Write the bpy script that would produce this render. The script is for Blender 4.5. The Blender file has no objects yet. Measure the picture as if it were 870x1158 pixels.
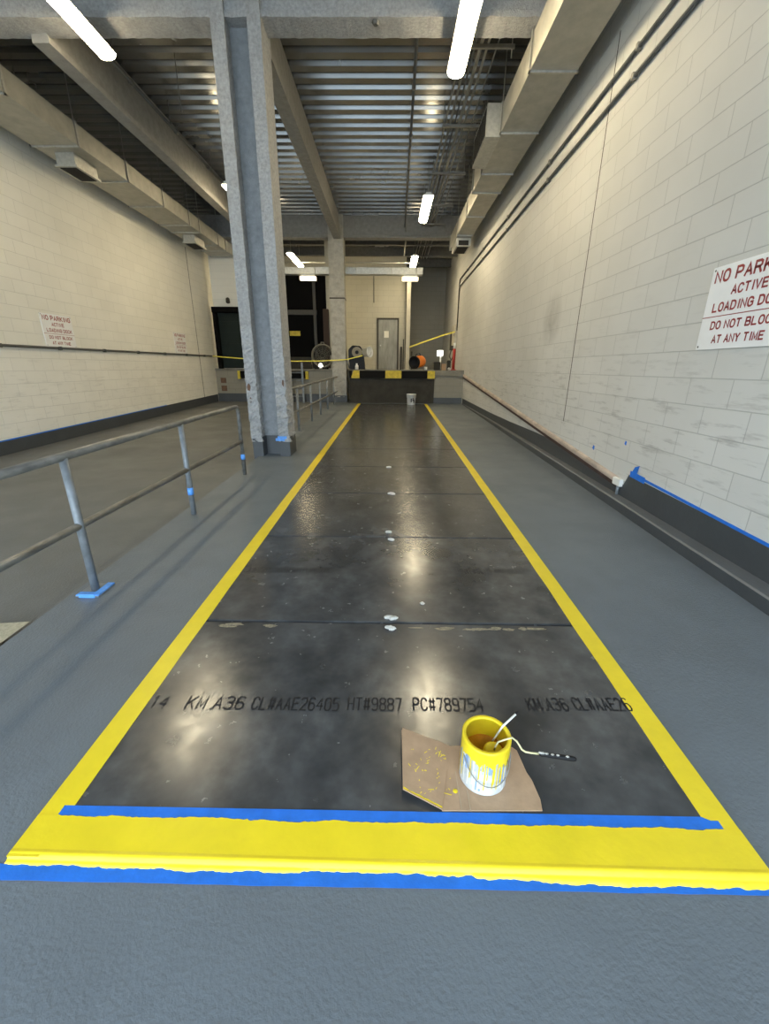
import bpy, bmesh, math, random
from mathutils import Vector, Matrix, noise
random.seed(7)
PI = math.pi
sc = bpy.context.scene
C = bpy.data.collections.new('loading_bay'); sc.collection.children.link(C)
SL = 0.0211                       # the lane rises gently towards the dock
def fz(y): return SL * y          # height of the lane floor at a depth y
LOW = -0.10                       # the left lane lies one kerb lower

# ---------------------------------------------------------------- materials
def mat(name, col, rough=0.6, metal=0.0, var=0.0, vscale=4.0, bump=0.0, bscale=40.0, rvar=0.0, emit=None, estr=0.0, stretch=None, spec=0.5, dark=None, darkscale=1.5, darkamt=0.0, dr=(0.46, 0.74), dd=9):
    m = bpy.data.materials.new(name); m.use_nodes = True
    nt = m.node_tree; N = nt.nodes; L = nt.links
    b = N['Principled BSDF']
    b.inputs['Base Color'].default_value = (*col, 1); b.inputs['Roughness'].default_value = rough
    b.inputs['Metallic'].default_value = metal; b.inputs['Specular IOR Level'].default_value = spec
    if emit: b.inputs['Emission Color'].default_value = (*emit, 1); b.inputs['Emission Strength'].default_value = estr
    tc = N.new('ShaderNodeTexCoord'); src = tc.outputs['Object']
    if stretch:
        mp = N.new('ShaderNodeMapping'); mp.inputs['Scale'].default_value = stretch
        L.new(src, mp.inputs['Vector']); src = mp.outputs['Vector']
    def nz(scale, detail=6):
        n = N.new('ShaderNodeTexNoise'); n.inputs['Scale'].default_value = scale; n.inputs['Detail'].default_value = detail
        n.inputs['Roughness'].default_value = 0.6
        L.new(src, n.inputs['Vector']); return n.outputs['Fac']
    colsock = None
    if var:
        f = nz(vscale); r = N.new('ShaderNodeValToRGB'); L.new(f, r.inputs['Fac'])
        r.color_ramp.elements[0].position = 0.3; r.color_ramp.elements[1].position = 0.7
        r.color_ramp.elements[0].color = (*[c * (1 - var) for c in col], 1)
        r.color_ramp.elements[1].color = (*[min(1, c * (1 + var)) for c in col], 1)
        colsock = r.outputs['Color']
    if dark:
        f = nz(darkscale, dd); r = N.new('ShaderNodeValToRGB'); L.new(f, r.inputs['Fac'])
        r.color_ramp.elements[0].position = dr[0]; r.color_ramp.elements[1].position = dr[1]
        r.color_ramp.elements[0].color = (0, 0, 0, 1); r.color_ramp.elements[1].color = (darkamt,) * 3 + (1,)
        mx = N.new('ShaderNodeMix'); mx.data_type = 'RGBA'
        L.new(r.outputs['Color'], mx.inputs[0])
        if colsock: L.new(colsock, mx.inputs[6])
        else: mx.inputs[6].default_value = (*col, 1)
        mx.inputs[7].default_value = (*dark, 1); colsock = mx.outputs[2]
    if colsock: L.new(colsock, b.inputs['Base Color'])
    if rvar:
        f = nz(vscale * 1.7); mr = N.new('ShaderNodeMapRange'); L.new(f, mr.inputs['Value'])
        mr.inputs['From Min'].default_value = 0.3; mr.inputs['From Max'].default_value = 0.7
        mr.inputs['To Min'].default_value = max(0.02, rough - rvar); mr.inputs['To Max'].default_value = min(1, rough + rvar)
        L.new(mr.outputs['Result'], b.inputs['Roughness'])
    if bump:
        f = nz(bscale, 4); bp = N.new('ShaderNodeBump'); bp.inputs['Strength'].default_value = bump
        bp.inputs['Distance'].default_value = 0.01
        L.new(f, bp.inputs['Height']); L.new(bp.outputs['Normal'], b.inputs['Normal'])
    return m

def block_mat(name, col, axis='Y', shift=(0, 0), joint=0.74, dirt=(0.28, 0.27, 0.25), band=None, jb=0.5, scuff=1.0):
    """painted concrete block: running bond laid along the wall (axis) with faint joints, scuffs and grime"""
    m = bpy.data.materials.new(name); m.use_nodes = True
    nt = m.node_tree; N = nt.nodes; L = nt.links; b = N['Principled BSDF']
    b.inputs['Roughness'].default_value = 0.55; b.inputs['Specular IOR Level'].default_value = 0.35
    tc = N.new('ShaderNodeTexCoord'); sp = N.new('ShaderNodeSeparateXYZ'); L.new(tc.outputs['Object'], sp.inputs[0])
    def add(s, v):
        a = N.new('ShaderNodeMath'); a.operation = 'ADD'; L.new(s, a.inputs[0]); a.inputs[1].default_value = v; return a.outputs[0]
    cb = N.new('ShaderNodeCombineXYZ'); L.new(add(sp.outputs[axis], shift[0]), cb.inputs[0]); L.new(add(sp.outputs['Z'], shift[1]), cb.inputs[1])
    br = N.new('ShaderNodeTexBrick'); L.new(cb.outputs[0], br.inputs['Vector'])
    br.inputs['Scale'].default_value = 1.0; br.inputs['Brick Width'].default_value = 0.446; br.inputs['Row Height'].default_value = 0.2083
    br.inputs['Mortar Size'].default_value = 0.0045; br.inputs['Mortar Smooth'].default_value = 0.4
    br.inputs['Color1'].default_value = (*[c * 0.98 for c in col], 1); br.inputs['Color2'].default_value = (*[c * 1.02 for c in col], 1)
    br.inputs['Mortar'].default_value = (*[c * joint for c in col], 1)
    n = N.new('ShaderNodeTexNoise'); n.inputs['Scale'].default_value = 0.9; n.inputs['Detail'].default_value = 8; L.new(tc.outputs['Object'], n.inputs['Vector'])
    r = N.new('ShaderNodeValToRGB'); L.new(n.outputs['Fac'], r.inputs['Fac'])
    r.color_ramp.elements[0].position = 0.3; r.color_ramp.elements[0].color = (0.90, 0.90, 0.89, 1)
    r.color_ramp.elements[1].position = 0.7; r.color_ramp.elements[1].color = (1, 1, 1, 1)
    mu = N.new('ShaderNodeMix'); mu.data_type = 'RGBA'; mu.blend_type = 'MULTIPLY'; mu.inputs[0].default_value = 1
    L.new(br.outputs['Color'], mu.inputs[6]); L.new(r.outputs['Color'], mu.inputs[7])
    # scuffs: long thin noise, stronger in the bumper-height band
    mp = N.new('ShaderNodeMapping'); mp.inputs['Scale'].default_value = (1.6, 1.6, 11); L.new(tc.outputs['Object'], mp.inputs['Vector'])
    n2 = N.new('ShaderNodeTexNoise'); n2.inputs['Scale'].default_value = 1.7; n2.inputs['Detail'].default_value = 10; n2.inputs['Roughness'].default_value = 0.65; L.new(mp.outputs[0], n2.inputs['Vector'])
    r2 = N.new('ShaderNodeValToRGB'); L.new(n2.outputs['Fac'], r2.inputs['Fac'])
    r2.color_ramp.elements[0].position = 0.54; r2.color_ramp.elements[0].color = (0, 0, 0, 1)
    r2.color_ramp.elements[1].position = 0.72; r2.color_ramp.elements[1].color = (1, 1, 1, 1)
    bd = N.new('ShaderNodeValToRGB'); mr = N.new('ShaderNodeMapRange'); L.new(sp.outputs['Z'], mr.inputs['Value'])
    mr.inputs['From Min'].default_value = 0; mr.inputs['From Max'].default_value = 4; L.new(mr.outputs[0], bd.inputs['Fac'])
    e = bd.color_ramp.elements; e[0].position = 0.0; e[0].color = (0.5,) * 3 + (1,); e[1].position = 0.62; e[1].color = (0.04,) * 3 + (1,)
    k = e.new(0.28); k.color = (0.75,) * 3 + (1,)
    k = e.new(0.42); k.color = (0.25,) * 3 + (1,)
    ml = N.new('ShaderNodeMath'); ml.operation = 'MULTIPLY'; L.new(r2.outputs['Color'], ml.inputs[0]); L.new(bd.outputs['Color'], ml.inputs[1])
    m3 = N.new('ShaderNodeMix'); m3.data_type = 'RGBA'; L.new(ml.outputs[0], m3.inputs[0]); L.new(mu.outputs[2], m3.inputs[6]); m3.inputs[7].default_value = (*[c * (1 - scuff) + d * scuff for c, d in zip(col, dirt)], 1)
    out = m3.outputs[2]
    if band:      # one dark smear of tyre dirt at a known place: (along, z, radius)
        vm = N.new('ShaderNodeVectorMath'); vm.operation = 'DISTANCE'; cb2 = N.new('ShaderNodeCombineXYZ')
        L.new(sp.outputs[axis], cb2.inputs[0]); L.new(sp.outputs['Z'], cb2.inputs[1]); L.new(cb2.outputs[0], vm.inputs[0]); vm.inputs[1].default_value = (band[0], band[1], 0)
        mr2 = N.new('ShaderNodeMapRange'); L.new(vm.outputs['Value'], mr2.inputs['Value']); mr2.inputs['From Min'].default_value = 0.05; mr2.inputs['From Max'].default_value = band[2]
        mr2.inputs['To Min'].default_value = 0.8; mr2.inputs['To Max'].default_value = 0
        n4 = N.new('ShaderNodeTexNoise'); n4.inputs['Scale'].default_value = 6; n4.inputs['Detail'].default_value = 8; L.new(tc.outputs['Object'], n4.inputs['Vector'])
        m4 = N.new('ShaderNodeMath'); m4.operation = 'MULTIPLY'; L.new(mr2.outputs[0], m4.inputs[0]); L.new(n4.outputs['Fac'], m4.inputs[1])
        m5 = N.new('ShaderNodeMix'); m5.data_type = 'RGBA'; L.new(m4.outputs[0], m5.inputs[0]); L.new(out, m5.inputs[6]); m5.inputs[7].default_value = (0.12, 0.12, 0.11, 1)
        out = m5.outputs[2]
    L.new(out, b.inputs['Base Color'])
    b1 = N.new('ShaderNodeBump'); b1.inputs['Strength'].default_value = jb; b1.inputs['Distance'].default_value = 0.006; b1.invert = True; L.new(br.outputs['Fac'], b1.inputs['Height'])
    n3 = N.new('ShaderNodeTexNoise'); n3.inputs['Scale'].default_value = 60; L.new(tc.outputs['Object'], n3.inputs['Vector'])
    b2 = N.new('ShaderNodeBump'); b2.inputs['Strength'].default_value = 0.12; b2.inputs['Distance'].default_value = 0.004; L.new(n3.outputs['Fac'], b2.inputs['Height'])
    L.new(b1.outputs[0], b2.inputs['Normal']); L.new(b2.outputs[0], b.inputs['Normal'])
    return m

WALLC = (0.68, 0.665, 0.60)
M = dict(
    wall_r=block_mat('right_wall_paint', (0.665, 0.66, 0.63), 'Y', (0.0, -0.1335), scuff=0.85, band=(6.95, 2.15, 0.42)),
    wall_l=block_mat('left_wall_paint', (0.85, 0.83, 0.755), 'Y', (0.1, -0.1), joint=0.82, scuff=0.4),
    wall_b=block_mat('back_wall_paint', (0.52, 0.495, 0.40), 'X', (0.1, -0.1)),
    wall_rec=block_mat('recess_wall_shade', (0.30, 0.29, 0.25), 'X', (0.1, -0.1)),  # darker wall colour: the recess has no lamp, its shade is painted in
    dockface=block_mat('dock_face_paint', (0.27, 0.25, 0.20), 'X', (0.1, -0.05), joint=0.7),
    floor=mat('grey_floor_paint', (0.142, 0.165, 0.186), 0.42, var=0.10, vscale=0.8, bump=0.35, bscale=70, rvar=0.08, spec=0.4, dark=(0.09, 0.10, 0.11), darkscale=3.0, darkamt=0.35),
    floor_old=mat('old_floor_paint', (0.140, 0.146, 0.145), 0.42, var=0.12, vscale=0.8, bump=0.3, bscale=70, rvar=0.08, spec=0.4, dark=(0.09, 0.09, 0.085), darkscale=2.0, darkamt=0.35),
    tan=mat('bare_concrete', (0.42, 0.38, 0.27), 0.8, var=0.2, vscale=40, bump=0.4, bscale=80),
    base=mat('charcoal_base_paint', (0.055, 0.061, 0.066), 0.45, var=0.12, vscale=3, bump=0.2, bscale=30),
    curb=mat('grey_curb_paint', (0.125, 0.135, 0.145), 0.45, var=0.1, vscale=3, bump=0.2, bscale=40),
    plate=mat('black_steel_plate', (0.135, 0.142, 0.150), 0.235, metal=0.5, var=0.28, vscale=8, rvar=0.045, bump=0.05, bscale=10, spec=0.5, dark=(0.05, 0.053, 0.058), darkscale=2.6, darkamt=0.85, dr=(0.36, 0.66), dd=4),
    yellow=mat('wet_yellow_paint', (0.83, 0.64, 0.02), 0.33, var=0.05, vscale=8, bump=0.12, bscale=30),
    blue=mat('blue_masking_tape', (0.012, 0.16, 0.66), 0.55, var=0.12, vscale=20, bump=0.15, bscale=60),
    bluel=mat('light_blue_tape', (0.10, 0.32, 0.80), 0.5, var=0.2, vscale=30),
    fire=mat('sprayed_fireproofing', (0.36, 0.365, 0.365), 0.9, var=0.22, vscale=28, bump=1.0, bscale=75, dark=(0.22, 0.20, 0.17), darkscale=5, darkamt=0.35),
    fireweb=mat('grey_web', (0.25, 0.262, 0.272), 0.9, var=0.16, vscale=14, bump=0.6, bscale=70),  # darker than the flange material
    fire2=mat('pale_fireproofing', (0.40, 0.385, 0.34), 0.9, var=0.2, vscale=8, bump=0.8, bscale=50),
    firedk=mat('dusty_fireproofing', (0.27, 0.265, 0.25), 0.9, var=0.15, vscale=10, bump=0.7, bscale=60),
    rust=mat('rust_spots', (0.14, 0.08, 0.05), 0.85, var=0.3, vscale=20),
    deck=mat('galvanised_deck', (0.30, 0.30, 0.292), 0.25, metal=0.85, var=0.2, vscale=0.5, rvar=0.04),
    duct=mat('galvanised_duct', (0.44, 0.43, 0.38), 0.5, metal=0.55, var=0.14, vscale=5, bump=0.05, bscale=6),
    flange=mat('duct_flange', (0.50, 0.50, 0.46), 0.42, metal=0.6, var=0.15, vscale=20),
    black=mat('black_void', (0.006, 0.006, 0.006), 0.8),
    pipe=mat('galvanised_pipe', (0.21, 0.21, 0.20), 0.40, metal=0.5, var=0.45, vscale=14, stretch=(1, 0.35, 1), rvar=0.1),
    post=mat('grey_painted_post', (0.19, 0.21, 0.225), 0.42, metal=0.15, var=0.25, vscale=12),
    conduit=mat('dark_conduit', (0.10, 0.10, 0.095), 0.5, metal=0.3, var=0.2, vscale=10),
    conduit2=mat('dull_steel_conduit', (0.26, 0.25, 0.22), 0.45, metal=0.5, var=0.2, vscale=6),
    housing=mat('lamp_housing', (0.75, 0.75, 0.72), 0.4),
    lamp=mat('lamp_lens', (1, 0.97, 0.9), 0.4, emit=(1.0, 0.83, 0.53), estr=64.0),
    sign=mat('sign_white', (0.90, 0.90, 0.89), 0.25, var=0.03, vscale=6),
    signtext=mat('sign_red', (0.30, 0.035, 0.035), 0.4),
    sil=mat('sign_edge_metal', (0.55, 0.55, 0.55), 0.4, metal=0.7),
    stencil=mat('stencil_ink', (0.018, 0.018, 0.020), 0.62, spec=0.2),
    card=mat('corrugated_cardboard', (0.43, 0.29, 0.18), 0.85, var=0.12, vscale=14, bump=0.15, bscale=30),
    cardedge=mat('cardboard_edge', (0.45, 0.34, 0.23), 0.9),
    can=mat('splattered_can', (0.60, 0.62, 0.62), 0.35, metal=0.2, var=0.15, vscale=20),
    wetpaint=mat('wet_paint_pool', (0.55, 0.22, 0.012), 0.12, var=0.35, vscale=14),
    canlab=mat('can_label_blue', (0.25, 0.38, 0.62), 0.4, var=0.3, vscale=40),
    wire=mat('white_coated_wire', (0.66, 0.62, 0.36), 0.4),
    blackp=mat('black_plastic', (0.006, 0.006, 0.007), 0.55, spec=0.3),
    white=mat('white_plastic', (0.80, 0.80, 0.76), 0.4, var=0.05, vscale=10),
    mud=mat('dried_mud', (0.22, 0.19, 0.13), 0.85, var=0.5, vscale=60, bump=0.3),
    chip=mat('dried_filler', (0.55, 0.54, 0.50), 0.8, var=0.3, vscale=60),
    green=mat('dark_green_door', (0.007, 0.014, 0.011), 0.6, var=0.2, vscale=4, spec=0.25),
    darkvoid_pad=mat('unlit_opening_and_pads', (0.003, 0.003, 0.003), 0.85, var=0.2, vscale=3, spec=0.1),
    pad=mat('brown_rubber_pad', (0.05, 0.03, 0.02), 0.8),
    dockst=mat('dirty_dock_steel', (0.036, 0.033, 0.026), 0.7, spec=0.25, var=0.35, vscale=3, rvar=0.1),
    dockyel=mat('worn_yellow', (0.55, 0.42, 0.03), 0.6, var=0.3, vscale=9),
    dockblk=mat('worn_black_rubber', (0.006, 0.006, 0.006), 0.8, spec=0.15),
    concrete=mat('grimy_concrete', (0.19, 0.18, 0.15), 0.8, var=0.35, vscale=3, bump=0.3, bscale=20),
    doorst=mat('plastic_wrapped_door', (0.27, 0.27, 0.24), 0.5, metal=0.1, var=0.3, vscale=3, stretch=(2, 1, 0.5), bump=0.2, bscale=5),
    frame=mat('dark_door_frame', (0.05, 0.045, 0.035), 0.6),
    paper=mat('paper', (0.75, 0.73, 0.65), 0.7),
    polew=mat('cream_pole', (0.50, 0.47, 0.38), 0.5, var=0.1, vscale=5),
    orange=mat('orange_enamel', (0.85, 0.22, 0.02), 0.35),
    red=mat('red_pipe_paint', (0.42, 0.03, 0.025), 0.45),
    panel=mat('grey_panel_box', (0.60, 0.57, 0.48), 0.5, var=0.1, vscale=4),
    tape=mat('caution_tape', (0.80, 0.72, 0.10), 0.45),
    tanrail=mat('worn_tan_steel', (0.46, 0.38, 0.32), 0.6, var=0.35, vscale=7, stretch=(1, 0.5, 1), bump=0.4, bscale=30),
    railshade=mat('rail_shadow_strip', (0.055, 0.032, 0.026), 0.7, var=0.4, vscale=6),
    fanm=mat('fan_mesh_dark', (0.03, 0.027, 0.02), 0.7),
    fanring=mat('fan_ring', (0.22, 0.20, 0.15), 0.5),
    hotlamp=mat('lit_worklight', (1, 1, 0.95), 0.4, emit=(1.0, 0.95, 0.82), estr=3.0),
    strip=mat('lit_fixture', (1, 0.95, 0.8), 0.4, emit=(1.0, 0.85, 0.55), estr=2.6),
    apron=mat('outdoor_concrete', (0.42, 0.43, 0.43), 0.9, var=0.1, vscale=2),
)

# ---------------------------------------------------------------- mesh helpers (all coordinates are world metres)
class MB:
    def __init__(s): s.bm = bmesh.new(); s.smooth = []
    def box(s, x0, x1, y0, y1, z0, z1, bevel=0.0, rise=0.0):
        """rise: add the slope of the lane to both ends"""
        r0, r1 = (fz(y0), fz(y1)) if rise else (0, 0)
        v = [s.bm.verts.new(p) for p in ((x0, y0, z0 + r0), (x1, y0, z0 + r0), (x1, y1, z0 + r1), (x0, y1, z0 + r1), (x0, y0, z1 + r0), (x1, y0, z1 + r0), (x1, y1, z1 + r1), (x0, y1, z1 + r1))]
        fs = [s.bm.faces.new([v[i] for i in f]) for f in ((3, 2, 1, 0), (4, 5, 6, 7), (0, 1, 5, 4), (1, 2, 6, 5), (2, 3, 7, 6), (3, 0, 4, 7))]
        if bevel:
            es = list({e for f in fs for e in f.edges})
            bmesh.ops.bevel(s.bm, geom=es, offset=bevel, segments=2, affect='EDGES', profile=0.5)
        return s
    def quad(s, *p):
        s.bm.faces.new([s.bm.verts.new(q) for q in p]); return s
    def prism(s, loop, axis, a, b):
        """loop of 2-D points, extruded along axis from a to b (axis x: loop is (y,z); y: (x,z); z: (x,y))"""
        def P(u, v, t): return {'x': (t, u, v), 'y': (u, t, v), 'z': (u, v, t)}[axis]
        A = [s.bm.verts.new(P(u, v, a)) for u, v in loop]; B = [s.bm.verts.new(P(u, v, b)) for u, v in loop]
        n = len(loop); fs = [s.bm.faces.new(A), s.bm.faces.new(B[::-1])]
        for i in range(n): fs.append(s.bm.faces.new((A[i], B[i], B[(i + 1) % n], A[(i + 1) % n])))
        bmesh.ops.recalc_face_normals(s.bm, faces=fs); return s
    def sweep(s, pts, r, n=10, caps=True, rs=None):
        """round tube along a polyline"""
        pts = [Vector(p) for p in pts]; rings = []
        for i, p in enumerate(pts):
            d = (pts[min(i + 1, len(pts) - 1)] - pts[max(i - 1, 0)]).normalized()
            a = d.cross(Vector((0, 0, 1)))
            if a.length < 0.05: a = d.cross(Vector((0, 1, 0)))
            a.normalize(); b = d.cross(a).normalized(); rr = rs[i] if rs else r
            rings.append([s.bm.verts.new(p + rr * (math.cos(t) * a + math.sin(t) * b)) for t in (2 * PI * k / n for k in range(n))])
        fs = []
        for q, w in zip(rings, rings[1:]):
            for k in range(n):
                f = s.bm.faces.new((q[k], q[(k + 1) % n], w[(k + 1) % n], w[k])); f.smooth = True; fs.append(f)
        if caps: fs += [s.bm.faces.new(rings[0][::-1]), s.bm.faces.new(rings[-1])]
        bmesh.ops.recalc_face_normals(s.bm, faces=fs); return s
    def lathe(s, prof, c, n=32, axis=None, smooth=True):
        """profile of (r, h) turned about an upright (or given) axis through c"""
        c = Vector(c); ax = Vector(axis or (0, 0, 1)).normalized()
        a = ax.cross(Vector((0, 1, 0)));
        if a.length < 0.05: a = ax.cross(Vector((1, 0, 0)))
        a.normalize(); b = ax.cross(a); rings = []
        for r, h in prof:
            if r < 1e-5: rings.append([s.bm.verts.new(c + ax * h)])
            else: rings.append([s.bm.verts.new(c + ax * h + r * (math.cos(t) * a + math.sin(t) * b)) for t in (2 * PI * k / n for k in range(n))])
        fs = []
        for q, w in zip(rings, rings[1:]):
            for k in range(n):
                l = (k + 1) % n
                if len(q) == 1 and len(w) == 1: continue
                if len(q) == 1: f = s.bm.faces.new((q[0], w[l], w[k]))
                elif len(w) == 1: f = s.bm.faces.new((q[k], q[l], w[0]))
                else: f = s.bm.faces.new((q[k], q[l], w[l], w[k]))
                f.smooth = smooth; fs.append(f)
        bmesh.ops.recalc_face_normals(s.bm, faces=fs); return s
    def blob(s, c, r, seed=0, squash=0.6):
        ret = bmesh.ops.create_icosphere(s.bm, subdivisions=2, radius=1)
        for v in ret['verts']:
            d = v.co.copy(); k = 1 + 0.45 * noise.noise(d * 1.7 + Vector((seed * 3.1, seed, 0)))
            v.co = Vector(c) + Vector((d.x * r[0] * k, d.y * r[1] * k, d.z * r[2] * k))
        return s

def finish(name, mb, material, parent=None):
    me = bpy.data.meshes.new(name); mb.bm.to_mesh(me); mb.bm.free(); me.materials.append(material)
    o = bpy.data.objects.new(name, me); C.objects.link(o)
    if parent is not None:
        base = Vector(parent['_base']); me.transform(Matrix.Translation(-base)); o.parent = parent
        o['_base'] = parent['_base']
    else: o['_base'] = (0.0, 0.0, 0.0)
    return o
def part(name, mb, m, parent, label=None):
    o = finish(name, mb, M[m], parent)
    if label: o['label'] = label
    return o
def tag(o, label, cat, group=None, kind=None):
    if label: o['label'] = label
    if cat: o['category'] = cat
    if group: o['group'] = group
    if kind: o['kind'] = kind
    return o
def struct(name, mb, m): return tag(finish(name, mb, M[m]), None, None, kind='structure')
def thing(name, label, cat, loc, group=None):
    o = bpy.data.objects.new(name, None); C.objects.link(o); o.location = loc; o['_base'] = tuple(loc); o.empty_display_size = 0.2
    return tag(o, label, cat, group)
def solo(name, mb, m, label, cat, group=None, loc=None):
    """a thing that is one mesh"""
    o = tag(finish(name, mb, M[m]), label, cat, group)
    if loc is not None:
        o.data.transform(Matrix.Translation(-Vector(loc))); o.location = loc; o['_base'] = tuple(loc)
    return o
GL = {  # letter strokes on a 4 x 6 grid
 'A': [[(0,0),(2,6),(4,0)],[(.8,2),(3.2,2)]], 'B': [[(0,0),(0,6),(2.8,6),(3.6,5.4),(3.6,3.8),(2.8,3.2),(0,3.2)],[(2.8,3.2),(4,2.4),(4,.8),(3,0),(0,0)]],
 'C': [[(4,4.6),(3.4,5.6),(2.4,6),(1.4,6),(.5,5.4),(0,4.2),(0,1.8),(.5,.6),(1.4,0),(2.4,0),(3.4,.4),(4,1.4)]], 'D': [[(0,0),(0,6),(2.2,6),(3.4,5.4),(4,4),(4,2),(3.4,.6),(2.2,0),(0,0)]],
 'E': [[(4,6),(0,6),(0,0),(4,0)],[(0,3.1),(3.4,3.1)]], 'G': [[(4,4.6),(3.4,5.6),(2.4,6),(1.4,6),(.5,5.4),(0,4.2),(0,1.8),(.5,.6),(1.4,0),(2.6,0),(4,.9),(4,2.9),(2.3,2.9)]],
 'H': [[(0,0),(0,6)],[(4,0),(4,6)],[(0,3),(4,3)]], 'I': [[(2,0),(2,6)]], 'K': [[(0,0),(0,6)],[(4,6),(0,2.2)],[(1.4,3.5),(4,0)]], 'L': [[(0,6),(0,0),(3.8,0)]],
 'M': [[(0,0),(0,6),(2,1),(4,6),(4,0)]], 'N': [[(0,0),(0,6),(4,0),(4,6)]], 'O': [[(1.4,6),(.5,5.4),(0,4.2),(0,1.8),(.5,.6),(1.4,0),(2.6,0),(3.5,.6),(4,1.8),(4,4.2),(3.5,5.4),(2.6,6),(1.4,6)]],
 'P': [[(0,0),(0,6),(2.8,6),(3.8,5.3),(3.8,3.5),(2.8,2.8),(0,2.8)]], 'R': [[(0,0),(0,6),(2.8,6),(3.7,5.3),(3.7,3.7),(2.8,3),(0,3)],[(2.4,3),(4,0)]], 'T': [[(0,6),(4,6)],[(2,6),(2,0)]],
 'V': [[(0,6),(2,0),(4,6)]], 'Y': [[(0,6),(2,2.8),(4,6)],[(2,2.8),(2,0)]], '.': [[(1.7,0),(2.3,0)]], '#': [[(.7,.2),(1.1,5.8)],[(2.9,.2),(3.3,5.8)],[(0,1.6),(4,1.6)],[(0,4.4),(4,4.4)]],
 '0': [[(1,6),(0,5),(0,1),(1,0),(3,0),(4,1),(4,5),(3,6),(1,6)]], '1': [[(1,5),(2.2,6),(2.2,0)]], '2': [[(0,5),(1,6),(3,6),(4,5),(4,4),(0,0),(4,0)]], '3': [[(0,5.4),(1,6),(3,6),(4,5),(4,4),(3,3.2),(1.6,3.2)],[(3,3.2),(4,2.2),(4,1),(3,0),(1,0),(0,.8)]],
 '4': [[(3,0),(3,6),(0,2),(4,2)]], '5': [[(4,6),(0,6),(0,3.4),(2.8,3.6),(4,2.6),(4,1),(3,0),(0,0)]], '6': [[(3.8,5.4),(3,6),(1,6),(0,5),(0,1),(1,0),(3,0),(4,1),(4,2.4),(3,3.4),(1,3.4),(0,2.6)]],
 '7': [[(0,6),(4,6),(1.6,0)]], '8': [[(1,3.2),(0,4.2),(0,5.2),(1,6),(3,6),(4,5.2),(4,4.2),(3,3.2),(1,3.2),(0,2.2),(0,.9),(1,0),(3,0),(4,.9),(4,2.2),(3,3.2)]], '9': [[(.2,.6),(1,0),(3,0),(4,1),(4,5),(3,6),(1,6),(0,5),(0,3.8),(1,2.8),(3,2.8),(4,3.6)]],
}
def text_mesh(name, s, material, parent, origin, ux, uy, width, height, bold=0.16, depth=0.001):
    """flat stroke letters as one mesh: origin is the lower left corner, ux/uy the writing directions, bold the stroke width over the height"""
    ux = Vector(ux); uy = Vector(uy); nrm = ux.cross(uy).normalized(); o3 = Vector(origin); b = MB()
    adv = []; x = 0
    for ch in s:
        adv.append(x); x += {' ': 3.0, 'I': 3.3, '.': 3.0}.get(ch, 5.9)
    total = x - 1.9; sw = bold * height / 2; kx = (width - 2 * sw) / total; ky = (height - 2 * sw) / 6
    for ch, ax in zip(s, adv):
        if ch == ' ': continue
        off = -.85 if ch in 'I' else 0
        for st in GL[ch]:
            P = [Vector((sw + (ax + off + px) * kx, sw + py * ky)) for px, py in st]; L_, R_ = [], []
            closed = st[0] == st[-1] and len(st) > 3
            for i, p in enumerate(P):
                d0 = (p - P[i - 1]).normalized() if i else ((P[-1] - P[-2]).normalized() if closed else None)
                d1 = (P[i + 1] - p).normalized() if i < len(P) - 1 else ((P[1] - P[0]).normalized() if closed else None)
                q = p
                if d0 is None: q = p - d1 * sw * .6; d = d1; m_ = 1
                elif d1 is None: q = p + d0 * sw * .6; d = d0; m_ = 1
                else:
                    d = d0 + d1; d = d.normalized() if d.length > .2 else d1; m_ = min(1.7, 1 / max(.3, d.dot(d1)))
                n_ = Vector((-d.y, d.x)) * sw * m_; L_.append(q + n_); R_.append(q - n_)
            W = lambda v: o3 + ux * v.x + uy * v.y + nrm * depth
            vl = [b.bm.verts.new(W(v)) for v in L_]; vr = [b.bm.verts.new(W(v)) for v in R_]
            for i in range(len(vl) - 1): b.bm.faces.new((vr[i], vr[i + 1], vl[i + 1], vl[i]))
    return part(name, b, material, parent)

# ================================================================ THE ROOM
XR, XL, YB, YF = 2.45, -6.33, 19.2, -2.6       # right wall, left wall, back wall, open front
DOCKZ = 1.375
def drift(y): return 0.0065 * (y - 1.0)

# floor: the painted lane, the kerb-lower left lane
b = MB()
b.quad((-2.07, YF, fz(YF)), (XR + .4, YF, fz(YF)), (XR + .4, 16, fz(16)), (-1.98, 16, fz(16)))
b.quad((-2.07, YF, fz(YF) + LOW), (-2.07, YF, fz(YF)), (-1.98, 16, fz(16)), (-1.98, 16, fz(16) + LOW))
struct('floor', b, 'floor')
b = MB(); b.quad((XL - .1, YF, fz(YF) + LOW), (-2.07, YF, fz(YF) + LOW), (-1.98, 16, fz(16) + LOW), (XL - .1, 16, fz(16) + LOW)); struct('floor', b, 'floor_old')
b = MB(); b.quad((-14, -16, -.20), (10, -16, -.20), (10, YF, -.16), (-14, YF, -.16)); struct('ground', b, 'apron')
# bare ramp patch at the end of the kerb, left
b = MB(); b.quad((-2.72, 1.20, fz(1.2) + LOW + .004), (-2.075, 1.78, fz(1.7) - .002), (-2.075, 2.03, fz(2) - .002), (-2.72, 2.10, fz(2) + LOW + .004))
b.quad((-2.72, 1.20, fz(1.2) + LOW + .004), (-2.72, 1.20, LOW), (-2.075, 1.78, LOW), (-2.075, 1.78, fz(1.7) - .002))
solo('ramp_patch', b, 'tan', 'bare tan concrete patch in the grey floor at the left kerb end', 'concrete patch')

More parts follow.
